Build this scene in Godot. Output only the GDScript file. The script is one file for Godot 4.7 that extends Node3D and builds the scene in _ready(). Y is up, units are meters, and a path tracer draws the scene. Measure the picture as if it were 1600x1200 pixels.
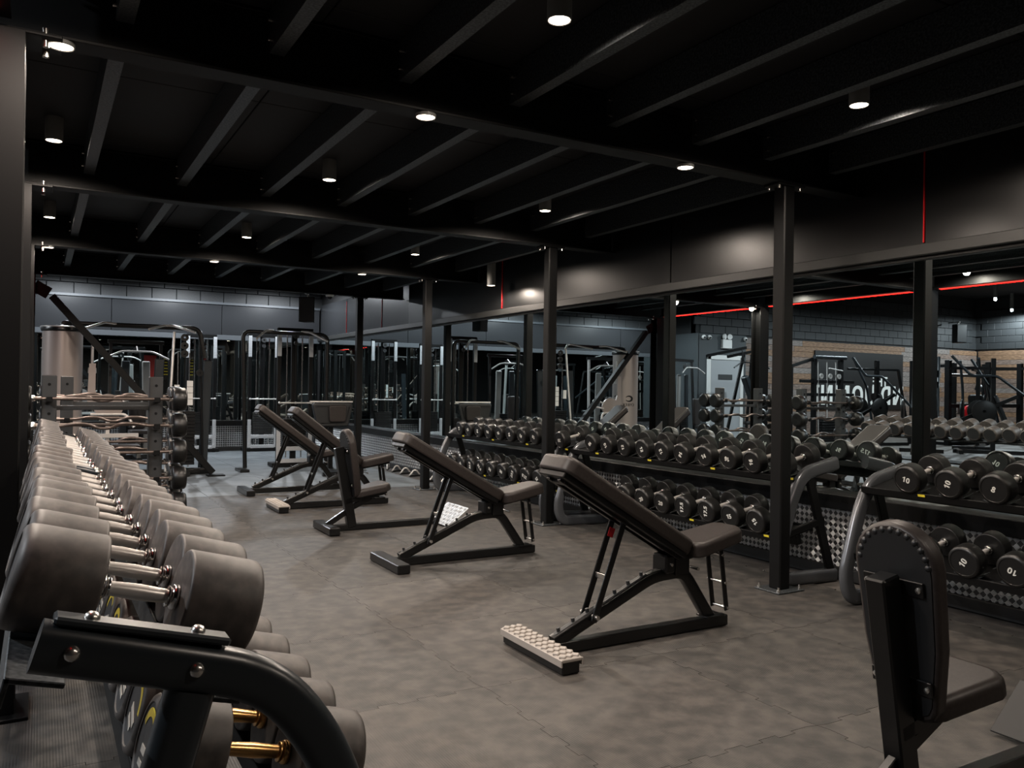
extends Node3D

const XW := 5.165      # plane of the long wall mirror
const ZW := -17.2      # plane of the far wall
const GIRDERS := [-0.97, -3.92, -6.87, -9.86, -12.5]
const JOISTS := [0.29, 0.93, 1.57, 2.21, 2.86, 3.52, 4.14, 4.78]
const ORD := ["first", "second", "third", "fourth", "fifth", "sixth", "seventh", "eighth", "ninth", "tenth", "eleventh", "twelfth", "thirteenth", "fourteenth", "fifteenth", "sixteenth", "seventeenth", "eighteenth", "nineteenth", "twentieth", "twenty-first", "twenty-second", "twenty-third", "twenty-fourth", "twenty-fifth", "twenty-sixth", "twenty-seventh", "twenty-eighth"]

var M := {}
var counts := {}
var rng := RandomNumberGenerator.new()
var font := SystemFont.new()
var texts := {}

# ---------------------------------------------------------------- mesh builder
class MB:
	var v := PackedVector3Array()
	var n := PackedVector3Array()
	var starts := []      # where each primitive begins
	var depth_of := 0
	var made := []

	func tri(a: Vector3, b: Vector3, c: Vector3, na: Vector3, nb: Vector3, nc: Vector3) -> void:
		var g := (a - c).cross(a - b)
		if g.length_squared() < 1e-16:
			return
		if g.dot(na + nb + nc) < 0.0:
			v.append_array([a, c, b]); n.append_array([na, nc, nb])
		else:
			v.append_array([a, b, c]); n.append_array([na, nb, nc])

	func quad(a: Vector3, b: Vector3, c: Vector3, d: Vector3, na: Vector3, nb: Vector3, nc: Vector3, nd: Vector3) -> void:
		tri(a, b, c, na, nb, nc); tri(a, c, d, na, nc, nd)

	func flat(a: Vector3, b: Vector3, c: Vector3, d: Vector3, m: Vector3) -> void:
		quad(a, b, c, d, m, m, m, m)

	func box(c: Vector3, s: Vector3, b := Basis(), bev := 0.0) -> void:
		starts.append(v.size())
		var h := s * 0.5
		bev = minf(bev, minf(h.x, minf(h.y, h.z)) * 0.9)
		var ax := [b.x, b.y, b.z]
		var P := func(i: int, k: Vector3) -> Vector3:   # corner k (signs) on the face across axis i
			var q := Vector3(k.x * (h.x - bev), k.y * (h.y - bev), k.z * (h.z - bev))
			q[i] = k[i] * h[i]
			return c + b * q
		for i in 3:
			var j := (i + 1) % 3
			var l := (i + 2) % 3
			for s1 in [-1.0, 1.0]:
				var k := Vector3.ZERO
				k[i] = s1
				var ps := []
				for pr in [[-1, -1], [1, -1], [1, 1], [-1, 1]]:
					k[j] = pr[0]; k[l] = pr[1]
					ps.append(P.call(i, k))
				flat(ps[0], ps[1], ps[2], ps[3], ax[i] * s1)
				if bev > 0.0:
					for s2 in [-1.0, 1.0]:
						var k1 := Vector3.ZERO
						k1[i] = s1; k1[j] = s2; k1[l] = -1
						var k2 := k1
						k2[l] = 1
						flat(P.call(i, k1), P.call(i, k2), P.call(j, k2), P.call(j, k1), (ax[i] * s1 + ax[j] * s2).normalized())
		if bev > 0.0:
			for x in [-1.0, 1.0]:
				for y in [-1.0, 1.0]:
					for z in [-1.0, 1.0]:
						var k := Vector3(x, y, z)
						var m := (b * k).normalized()
						tri(P.call(0, k), P.call(1, k), P.call(2, k), m, m, m)

	func beam(a: Vector3, e: Vector3, w: float, h: float, up := Vector3.UP, bev := 0.003) -> void:   # w across, h along up
		var z := (e - a).normalized()
		var x := up.cross(z)
		x = (Vector3.RIGHT if x.length() < 0.001 else x).normalized()
		box((a + e) * 0.5, Vector3(w, h, (e - a).length()), Basis(x, z.cross(x).normalized(), z), bev)

	func lathe(prof: Array, xf := Transform3D(), seg := 24) -> void:
		starts.append(v.size())
		var m := prof.size()
		var fn := []
		for i in m - 1:
			var d: Vector2 = prof[i + 1] - prof[i]
			fn.append(Vector2(d.y, -d.x).normalized())
		for i in m - 1:
			var n0: Vector2 = fn[i]
			var n1: Vector2 = fn[i]
			if i > 0 and fn[i].dot(fn[i - 1]) > 0.64: n0 = (fn[i] + fn[i - 1]).normalized()
			if i < m - 2 and fn[i].dot(fn[i + 1]) > 0.64: n1 = (fn[i] + fn[i + 1]).normalized()
			var p0: Vector2 = prof[i]
			var p1: Vector2 = prof[i + 1]
			for k in seg:
				var c0 := cos(TAU * k / seg); var s0 := sin(TAU * k / seg)
				var c1 := cos(TAU * (k + 1) / seg); var s1 := sin(TAU * (k + 1) / seg)
				quad(xf * Vector3(p0.x * c0, p0.y, p0.x * s0), xf * Vector3(p0.x * c1, p0.y, p0.x * s1), xf * Vector3(p1.x * c1, p1.y, p1.x * s1), xf * Vector3(p1.x * c0, p1.y, p1.x * s0),
					xf.basis * Vector3(n0.x * c0, n0.y, n0.x * s0), xf.basis * Vector3(n0.x * c1, n0.y, n0.x * s1), xf.basis * Vector3(n1.x * c1, n1.y, n1.x * s1), xf.basis * Vector3(n1.x * c0, n1.y, n1.x * s0))

	func cyl(a: Vector3, e: Vector3, r: float, seg := 12, r2 := -1.0) -> void:
		var y := (e - a).normalized()
		var x := y.cross(Vector3.RIGHT if absf(y.x) < 0.9 else Vector3.UP).normalized()
		lathe([Vector2(0, 0), Vector2(r, 0), Vector2(r if r2 < 0 else r2, (e - a).length()), Vector2(0, (e - a).length())], Transform3D(Basis(x, y, x.cross(y)), a), seg)

	func ball(c: Vector3, r: float, seg := 10) -> void:
		var p := []
		for i in 7: p.append(Vector2(r * sin(PI * i / 6), -r * cos(PI * i / 6)))
		lathe(p, Transform3D(Basis(), c), seg)

	func tube(path: Array, sec: Array, up := Vector3.UP) -> void:   # a closed section swept along a path; the section's y starts along up
		starts.append(v.size())
		var k := sec.size()
		var sn := []
		var en := []
		var ctr := Vector2.ZERO
		for p in sec: ctr += p / k
		for i in k:
			var d: Vector2 = sec[(i + 1) % k] - sec[i]
			var q := Vector2(d.y, -d.x).normalized()
			if q.dot((sec[i] + sec[(i + 1) % k]) * 0.5 - ctr) < 0: q = -q
			en.append(q)
		for i in k:
			var prev: Vector2 = en[(i + k - 1) % k]
			sn.append([(prev + en[i]).normalized() if prev.dot(en[i]) > 0.6 else prev, (prev + en[i]).normalized() if prev.dot(en[i]) > 0.6 else en[i]])
		var rings := []
		var fr := []
		var u := up
		for i in path.size():
			var t := Vector3.ZERO
			if i > 0: t += (path[i] - path[i - 1]).normalized()
			if i < path.size() - 1: t += (path[i + 1] - path[i]).normalized()
			t = t.normalized()
			u = u - t * u.dot(t)
			u = (u if u.length() > 0.001 else t.cross(Vector3.RIGHT)).normalized()
			var x := u.cross(t).normalized()
			var ring := []
			for p in sec: ring.append(path[i] + x * p.x + u * p.y)
			rings.append(ring); fr.append([x, u, t])
		for i in path.size() - 1:
			for j in k:
				var j2 := (j + 1) % k
				var N := func(f: Array, s: Vector2) -> Vector3: return f[0] * s.x + f[1] * s.y
				quad(rings[i][j], rings[i][j2], rings[i + 1][j2], rings[i + 1][j], N.call(fr[i], sn[j][1]), N.call(fr[i], sn[j2][0]), N.call(fr[i + 1], sn[j2][0]), N.call(fr[i + 1], sn[j][1]))
		for e in [0, path.size() - 1]:
			var m: Vector3 = fr[e][2] * (-1.0 if e == 0 else 1.0)
			for j in range(1, k - 1): tri(rings[e][0], rings[e][j], rings[e][j + 1], m, m, m)

	func pipe(path: Array, r: float, seg := 10) -> void:
		var s := []
		for i in seg: s.append(Vector2(cos(TAU * i / seg), sin(TAU * i / seg)) * r)
		var t: Vector3 = (path[1] - path[0]).normalized()
		tube(path, s, Vector3.UP if absf(t.y) < 0.9 else Vector3.RIGHT)

	func prism(poly: PackedVector2Array, xf: Transform3D, depth: float) -> void:   # outline in x, y pulled along z
		starts.append(v.size())
		var ids := Geometry2D.triangulate_polygon(poly)
		var z0 := xf.basis.z * -1.0
		var z1 := xf.basis.z
		for i in range(0, ids.size(), 3):
			var a := poly[ids[i]]; var b := poly[ids[i + 1]]; var c := poly[ids[i + 2]]
			tri(xf * Vector3(a.x, a.y, 0), xf * Vector3(b.x, b.y, 0), xf * Vector3(c.x, c.y, 0), z0, z0, z0)
			tri(xf * Vector3(a.x, a.y, depth), xf * Vector3(b.x, b.y, depth), xf * Vector3(c.x, c.y, depth), z1, z1, z1)
		var sgn := -1.0 if Geometry2D.is_polygon_clockwise(poly) else 1.0
		var k := poly.size()
		for i in k:
			var a := poly[i]; var b := poly[(i + 1) % k]
			var d := (b - a).normalized()
			var m := xf.basis * Vector3(d.y * sgn, -d.x * sgn, 0)
			flat(xf * Vector3(a.x, a.y, 0), xf * Vector3(b.x, b.y, 0), xf * Vector3(b.x, b.y, depth), xf * Vector3(a.x, a.y, depth), m)

	func cushion(poly: PackedVector2Array, xf: Transform3D, thick: float, r: float) -> void:   # padded slab with rounded edges, crowned on its +z face
		starts.append(v.size())
		var k := poly.size()
		var sgn := -1.0 if Geometry2D.is_polygon_clockwise(poly) else 1.0
		var nn := []
		for i in k:
			var d1 := (poly[i] - poly[(i + k - 1) % k]).normalized()
			var d2 := (poly[(i + 1) % k] - poly[i]).normalized()
			var d := (d1 + d2).normalized()
			nn.append(Vector2(d.y, -d.x) * sgn)
		var lay := [[0.012, 0.0, -0.9], [0.002, 0.006, -0.4], [0.0, 0.015, 0.0]]
		for i in 5:
			var a := PI * 0.5 * i / 4
			lay.append([r * (1 - cos(a)), thick - r + r * sin(a), sin(a)])
		lay.append([r * 2.2, thick + 0.004, 1.0])
		var N := func(i: int, s: float) -> Vector3: return (xf.basis * Vector3(nn[i].x * sqrt(1 - s * s), nn[i].y * sqrt(1 - s * s), s)).normalized()
		for l in lay.size() - 1:
			for i in k:
				var i2 := (i + 1) % k
				var P := func(q: int, L: Array) -> Vector3: return xf * Vector3(poly[q].x - nn[q].x * L[0], poly[q].y - nn[q].y * L[0], L[1])
				quad(P.call(i, lay[l]), P.call(i2, lay[l]), P.call(i2, lay[l + 1]), P.call(i, lay[l + 1]), N.call(i, lay[l][2]), N.call(i2, lay[l][2]), N.call(i2, lay[l + 1][2]), N.call(i, lay[l + 1][2]))
		var ids := Geometry2D.triangulate_polygon(poly)
		for i in range(0, ids.size(), 3):
			for e in [0, lay.size() - 1]:
				var q := []
				for w in 3: q.append(xf * Vector3(poly[ids[i + w]].x - nn[ids[i + w]].x * lay[e][0], poly[ids[i + w]].y - nn[ids[i + w]].y * lay[e][0], lay[e][1]))
				var m: Vector3 = xf.basis.z * (-1.0 if e == 0 else 1.0)
				tri(q[0], q[1], q[2], m, m, m)

	func pieces() -> Array:   # one mesh per group of primitives that touch
		if made.size(): return made
		var k := starts.size()
		if k < 2:
			made = [mesh()]
			return made
		var box_of := []
		var own := []
		for i in k:
			var e: int = starts[i + 1] if i + 1 < k else v.size()
			var bb := AABB(v[starts[i]], Vector3.ZERO)
			for q in range(starts[i], e): bb = bb.expand(v[q])
			box_of.append(bb.grow(0.0015))
			own.append(i)
		for i in k:
			for j in i:
				if own[i] != own[j] and box_of[i].intersects(box_of[j]):
					var from: int = own[i]
					var to: int = own[j]
					for q in k:
						if own[q] == from: own[q] = to
		for g in k:
			var pv := PackedVector3Array()
			var pn := PackedVector3Array()
			for i in k:
				if own[i] == g:
					var e: int = starts[i + 1] if i + 1 < k else v.size()
					pv.append_array(v.slice(starts[i], e))
					pn.append_array(n.slice(starts[i], e))
			if pv.size(): made.append(arrays(pv, pn))
		return made

	func arrays(pv: PackedVector3Array, pn: PackedVector3Array) -> ArrayMesh:
		var a := []
		a.resize(Mesh.ARRAY_MAX)
		a[Mesh.ARRAY_VERTEX] = pv
		a[Mesh.ARRAY_NORMAL] = pn
		var am := ArrayMesh.new()
		am.add_surface_from_arrays(Mesh.PRIMITIVE_TRIANGLES, a)
		return am

	func mesh() -> ArrayMesh:
		return arrays(v, n)

static func rsec(w: float, h: float, r: float, k := 3) -> Array:   # rounded rectangle section
	var o := []
	for q in 4:
		var c := Vector2((w * 0.5 - r) * [1, -1, -1, 1][q], (h * 0.5 - r) * [1, 1, -1, -1][q])
		for i in k + 1:
			var a := PI * 0.5 * (q + float(i) / k)
			o.append(c + Vector2(cos(a), sin(a)) * r)
	return o

static func bend(pts: Array, r: float, k := 5) -> Array:   # a path with its corners rounded off
	var o := [pts[0]]
	for i in range(1, pts.size() - 1):
		var a: Vector3 = pts[i - 1] - pts[i]
		var b: Vector3 = pts[i + 1] - pts[i]
		var t := minf(r, minf(a.length(), b.length()) * 0.48)
		var p: Vector3 = pts[i] + a.normalized() * t
		var q: Vector3 = pts[i] + b.normalized() * t
		for j in k + 1:
			var f := float(j) / k
			o.append(p.lerp(pts[i], f).lerp(pts[i].lerp(q, f), f))
	o.append(pts[-1])
	return o

# ---------------------------------------------------------------- scene tree helpers
func numbered(called: String, parent: Node) -> String:
	var key := str(parent.get_instance_id()) + called
	var k: int = counts.get(key, 0)
	counts[key] = k + 1
	return called if k == 0 else "%s_%03d" % [called, k]

func tag(o: Node, label: String, category := "", group := "") -> Node:
	if label: o.set_meta("label", label)
	if category: o.set_meta("category", category)
	if group: o.set_meta("group", group)
	return o

func thing(called: String, label: String, category: String, at := Vector3.ZERO, turn := 0.0, group := "") -> Node3D:
	var o := Node3D.new()
	o.name = numbered(called, self)
	add_child(o, true)
	o.position = at
	o.rotation.y = turn
	tag(o, label, category, group)
	return o

func obj(called: String, mb, mat: Material, parent: Node = self, xf := Transform3D()) -> MeshInstance3D:
	var list: Array = [mb] if not (mb is MB) else ([mb.mesh()] if parent == self else mb.pieces())
	var o: MeshInstance3D
	for m in list:
		o = MeshInstance3D.new()
		o.mesh = m
		o.material_override = mat
		o.name = numbered(called, parent)
		o.transform = xf
		parent.add_child(o, true)
	return o

func struct(called: String, mb, mat: Material, label := "", category := "") -> MeshInstance3D:
	var o := obj(called, mb, mat)
	o.set_meta("kind", "structure")
	tag(o, label, category)
	return o

func dup(src: Node3D, called: String, xf: Transform3D, label: String, group := "") -> Node3D:
	var r: Node3D = src.duplicate()
	r.name = numbered(called, self)
	add_child(r, true)
	r.transform = xf
	tag(r, label, "", group)
	return r

func lettering(txt: String, h: float, mat: Material, parent: Node, xf: Transform3D, called := "number_mark") -> MeshInstance3D:
	if not texts.has([txt, h]):
		var t := TextMesh.new()
		t.text = txt
		t.font = font
		t.font_size = 32
		t.pixel_size = h / 24.0
		t.depth = 0.003
		t.curve_step = 2.0
		texts[[txt, h]] = t
	var o := MeshInstance3D.new()
	o.mesh = texts[[txt, h]]
	o.material_override = mat
	o.name = numbered(called, parent)
	o.transform = xf
	parent.add_child(o, true)
	return o

func mat(key: String, c: Color, rough: float, metal := 0.0) -> StandardMaterial3D:
	var m := StandardMaterial3D.new()
	m.resource_name = key
	m.albedo_color = c
	m.roughness = rough
	m.metallic = metal
	M[key] = m
	return m

func noise_tex(freq: float, lo: Color, hi: Color, sd: int, octaves := 4, size := 512, mid := 0.5) -> NoiseTexture2D:
	var f := FastNoiseLite.new()
	f.seed = sd
	f.noise_type = FastNoiseLite.TYPE_SIMPLEX_SMOOTH
	f.frequency = freq
	f.fractal_octaves = octaves
	var t := NoiseTexture2D.new()
	t.width = size; t.height = size
	t.seamless = true
	t.noise = f
	var g := Gradient.new()
	g.offsets = PackedFloat32Array([0.2, mid, 0.8])
	g.colors = PackedColorArray([lo, lo.lerp(hi, 0.5), hi])
	t.color_ramp = g
	return t

func worn(key: String, lo: Color, hi: Color, rough: float, scale: float, sd: int, metal := 0.0, freq := 0.02, world := true) -> StandardMaterial3D:
	var m := mat(key, Color.WHITE, rough, metal)
	m.albedo_texture = noise_tex(freq, lo, hi, sd)
	m.uv1_triplanar = true
	m.uv1_world_triplanar = world
	m.uv1_scale = Vector3.ONE * scale
	return m

func glow(key: String, c: Color, e: float) -> StandardMaterial3D:
	var m := mat(key, c, 0.6)
	m.emission_enabled = true
	m.emission = c
	m.emission_energy_multiplier = e
	return m

func nth(i: int) -> String:
	return ORD[i]

#CAMERA
func camera_and_light() -> void:
	var cam := Camera3D.new()
	cam.name = "camera"
	cam.fov = rad_to_deg(2.0 * atan(600.0 / 1278.17))
	cam.near = 0.05
	cam.far = 120.0
	cam.transform = Transform3D(Basis(Vector3.UP, -0.523306) * Basis(Vector3.RIGHT, 0.00463) * Basis(Vector3.BACK, 0.01502), Vector3(0, 1.35, 0))
	add_child(cam)
	cam.current = true
	var env := Environment.new()
	env.background_mode = Environment.BG_COLOR
	env.background_color = Color(0, 0, 0)
	env.tonemap_mode = Environment.TONE_MAPPER_LINEAR
	env.tonemap_exposure = EXPOSURE
	env.sdfgi_enabled = true
	env.ssao_enabled = true
	env.ssil_enabled = true
	var we := WorldEnvironment.new()
	we.name = "environment"
	we.environment = env
	add_child(we)

const EXPOSURE := 1.0
const WARM := Color(1.0, 0.935, 0.87)
const COOL := Color(0.95, 0.975, 1.0)

func spot(at: Vector3, c: Color, e: float, ang: float, soft: float) -> void:
	var l := SpotLight3D.new()
	l.light_color = c
	l.light_energy = e
	l.spot_angle = ang
	l.spot_angle_attenuation = soft
	l.spot_attenuation = 2.0
	l.spot_range = 25.0
	l.light_size = 0.04
	l.shadow_enabled = true
	l.name = numbered("lamp_light", self)
	add_child(l, true)
	l.position = at
	l.rotation.x = -PI / 2

func area(at: Vector3, c: Color, e: float, size: Vector2, called := "lamp_light") -> void:   # shines straight down
	var l := AreaLight3D.new()
	l.light_color = c
	l.light_energy = e
	l.area_size = size
	l.area_range = 25.0
	l.area_attenuation = 2.0
	l.area_normalize_energy = true
	l.shadow_enabled = true
	l.name = numbered(called, self)
	add_child(l, true)
	l.position = at
	l.rotation.x = -PI / 2

func _ready() -> void:
	rng.seed = 7
	font.font_names = PackedStringArray(["Droid Sans"])
	font.font_weight = 700
	camera_and_light()
	materials()
	shell()
	steelwork()
	lamps()
	wall_racks()
	near_rack()
	benches()
	bar_racks()
	stations()
	far_room()
	small_things()

# ---------------------------------------------------------------- materials
func materials() -> void:
	mat("black_paint", Color(0.036, 0.037, 0.039), 0.5).metallic_specular = 0.3
	mat("black_gloss", Color(0.034, 0.035, 0.037), 0.28)
	mat("frame_grey", Color(0.13, 0.15, 0.165), 0.3)
	mat("rack_tube", Color(0.36, 0.37, 0.385), 0.26, 0.5)
	mat("dark_grey", Color(0.17, 0.175, 0.18), 0.5)
	mat("deck", Color(0.075, 0.08, 0.088), 0.7)
	worn("galvanised", Color(0.2, 0.215, 0.225), Color(0.36, 0.375, 0.385), 0.42, 2.0, 11, 0.55, 0.06)
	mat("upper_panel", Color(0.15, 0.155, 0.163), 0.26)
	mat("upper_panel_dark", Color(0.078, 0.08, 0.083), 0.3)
	mat("trim_grey", Color(0.25, 0.265, 0.28), 0.5)
	mat("frame_dark", Color(0.125, 0.128, 0.125), 0.5)
	var mi := mat("mirror", Color(0.86, 0.9, 0.9), 0.0, 1.0)
	mi.metallic_specular = 0.5
	mat("tread", Color(0.84, 0.85, 0.86), 0.34, 0.8)
	mat("tread_strip", Color(0.72, 0.73, 0.74), 0.5, 0.45)
	mat("tread_sheet", Color(0.27, 0.275, 0.28), 0.42, 0.85)
	mat("white_tread", Color(0.66, 0.63, 0.6), 0.55, 0.1)
	mat("chrome", Color(0.86, 0.85, 0.84), 0.16, 1.0)
	mat("satin_chrome", Color(0.84, 0.825, 0.81), 0.34, 0.6)
	mat("brass", Color(0.78, 0.6, 0.38), 0.25, 0.95)
	mat("bolt", Color(0.8, 0.79, 0.77), 0.25, 0.95)
	var vin := worn("vinyl", Color(0.15, 0.132, 0.126), Color(0.185, 0.165, 0.157), 0.42, 3.0, 21, 0.0, 0.03, false)
	vin.metallic_specular = 0.4
	mat("vinyl_back", Color(0.075, 0.078, 0.084), 0.45)
	worn("rubber_old", Color(0.2, 0.185, 0.177), Color(0.3, 0.275, 0.26), 0.52, 3.0, 31, 0.0, 0.015, false)
	worn("rubber_new", Color(0.05, 0.05, 0.05), Color(0.085, 0.084, 0.082), 0.36, 2.5, 33, 0.0, 0.012, false)
	mat("rubber_face", Color(0.15, 0.155, 0.165), 0.45)
	mat("cap_black", Color(0.036, 0.036, 0.038), 0.45)
	mat("white_print", Color(0.86, 0.86, 0.84), 0.55)
	mat("yellow_print", Color(0.85, 0.78, 0.2), 0.55)
	mat("red_paint", Color(0.7, 0.06, 0.09), 0.4)
	mat("drum", Color(0.62, 0.58, 0.56), 0.33, 0.45)
	mat("bar_steel", Color(0.42, 0.38, 0.36), 0.35, 0.75)
	mat("white_plastic", Color(0.85, 0.85, 0.84), 0.45)
	mat("door_grey", Color(0.62, 0.63, 0.64), 0.45)
	mat("partition", Color(0.22, 0.24, 0.25), 0.6)
	mat("skirting", Color(0.08, 0.08, 0.08), 0.6)
	worn("concrete", Color(0.3, 0.285, 0.27), Color(0.4, 0.38, 0.36), 0.6, 0.5, 41)
	worn("block", Color(0.135, 0.142, 0.148), Color(0.175, 0.182, 0.188), 0.6, 2.0, 43, 0.0, 0.03)
	mat("mortar", Color(0.13, 0.135, 0.14), 0.8)
	for i in 3:
		var w := worn("plank_%d" % i, [Color(0.31, 0.26, 0.235), Color(0.34, 0.31, 0.295), Color(0.36, 0.27, 0.2)][i], [Color(0.54, 0.46, 0.41), Color(0.54, 0.5, 0.475), Color(0.56, 0.44, 0.34)][i], 0.65, 1.0, 51 + i, 0.0, 0.02)
		w.uv1_scale = Vector3(0.5, 5, 0.5)
	# ribbed rubber: a fine relief of ridges 1 cm apart
	var im := Image.create(2048, 2048, false, Image.FORMAT_RGBA8)
	im.fill(Color(0.35, 0.35, 0.35))
	for i in 205:
		im.fill_rect(Rect2i(i * 10 + 1, 0, 6, 2048), Color(0.5, 0.5, 0.5))
		im.fill_rect(Rect2i(i * 10 + 2, 0, 4, 2048), Color(0.62, 0.62, 0.62))
	im.bump_map_to_normal_map(3.0)
	var ribs := ImageTexture.create_from_image(im)
	for i in 3:
		var w := worn("floor_mat_%d" % i, [Color(0.225, 0.212, 0.2), Color(0.25, 0.235, 0.222), Color(0.205, 0.196, 0.188)][i], [Color(0.345, 0.325, 0.305), Color(0.37, 0.347, 0.327), Color(0.33, 0.312, 0.295)][i], 0.6, 1.0 / 2.048, 61, 0.0, 0.006)
		w.albedo_texture = noise_tex(0.014, [Color(0.175, 0.166, 0.157), Color(0.195, 0.185, 0.175), Color(0.16, 0.153, 0.146)][i], [Color(0.278, 0.26, 0.243), Color(0.295, 0.275, 0.258), Color(0.262, 0.246, 0.231)][i], 61 + i, 6, 1024)
		w.normal_enabled = true
		w.normal_texture = ribs
		w.normal_scale = 0.6
	for i in 2:
		worn("smooth_mat_%d" % i, [Color(0.34, 0.36, 0.375), Color(0.36, 0.38, 0.395)][i], [Color(0.42, 0.44, 0.455), Color(0.44, 0.46, 0.475)][i], 0.5, 0.4, 71 + i, 0.0, 0.01)
	glow("lamp_face", Color(1.0, 0.93, 0.84), 14.0)
	glow("lamp_face_cool", Color(0.93, 0.97, 1.0), 14.0)
	glow("red_led", Color(1.0, 0.3, 0.25), 1.6)
	mat("can_grey", Color(0.5, 0.5, 0.49), 0.5)
	mat("void", Color(0.06, 0.06, 0.065), 0.8)

# ---------------------------------------------------------------- shell of the room
func tread_cells(parent: Node, at: Transform3D, nx: int, ny: int, p := 0.0435) -> void:   # raised five-bar tread on the sheet's x, y plane
	var b := MB.new()
	for i in 5:
		var c := Vector3((i - 2) * 0.0048, 0, 0)
		var h := 0.0118
		b.flat(c + Vector3(-0.0019, -h, 0), c + Vector3(-0.0019, h, 0), c + Vector3(-0.0006, h * 0.9, 0.0022), c + Vector3(-0.0006, -h * 0.9, 0.0022), Vector3(-0.86, 0, 0.5))
		b.flat(c + Vector3(0.0019, -h, 0), c + Vector3(0.0019, h, 0), c + Vector3(0.0006, h * 0.9, 0.0022), c + Vector3(0.0006, -h * 0.9, 0.0022), Vector3(0.86, 0, 0.5))
		b.flat(c + Vector3(-0.0006, -h * 0.9, 0.0022), c + Vector3(0.0006, -h * 0.9, 0.0022), c + Vector3(0.0006, h * 0.9, 0.0022), c + Vector3(-0.0006, h * 0.9, 0.0022), Vector3(0, 0, 1))
		b.tri(c + Vector3(-0.0019, h, 0), c + Vector3(0.0019, h, 0), c + Vector3(0, h * 0.9, 0.0022), Vector3(0, 0.7, 0.7), Vector3(0, 0.7, 0.7), Vector3(0, 0.7, 0.7))
		b.tri(c + Vector3(-0.0019, -h, 0), c + Vector3(0.0019, -h, 0), c + Vector3(0, -h * 0.9, 0.0022), Vector3(0, -0.7, 0.7), Vector3(0, -0.7, 0.7), Vector3(0, -0.7, 0.7))
	var mm := MultiMesh.new()
	mm.transform_format = MultiMesh.TRANSFORM_3D
	mm.mesh = b.mesh()
	mm.instance_count = nx * ny
	for i in nx:
		for j in ny:
			mm.set_instance_transform(i * ny + j, at * Transform3D(Basis(Vector3.BACK, PI / 4 * (1 if (i + j) % 2 else -1)).scaled(Vector3.ONE * (p / 0.031)), Vector3((i + 0.5) * p, (j + 0.5) * p, 0.0)))
	var o := MultiMeshInstance3D.new()
	o.multimesh = mm
	o.material_override = M.tread
	o.name = numbered("tread_pattern", parent)
	o.set_meta("kind", "stuff")
	parent.add_child(o, true)

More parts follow.
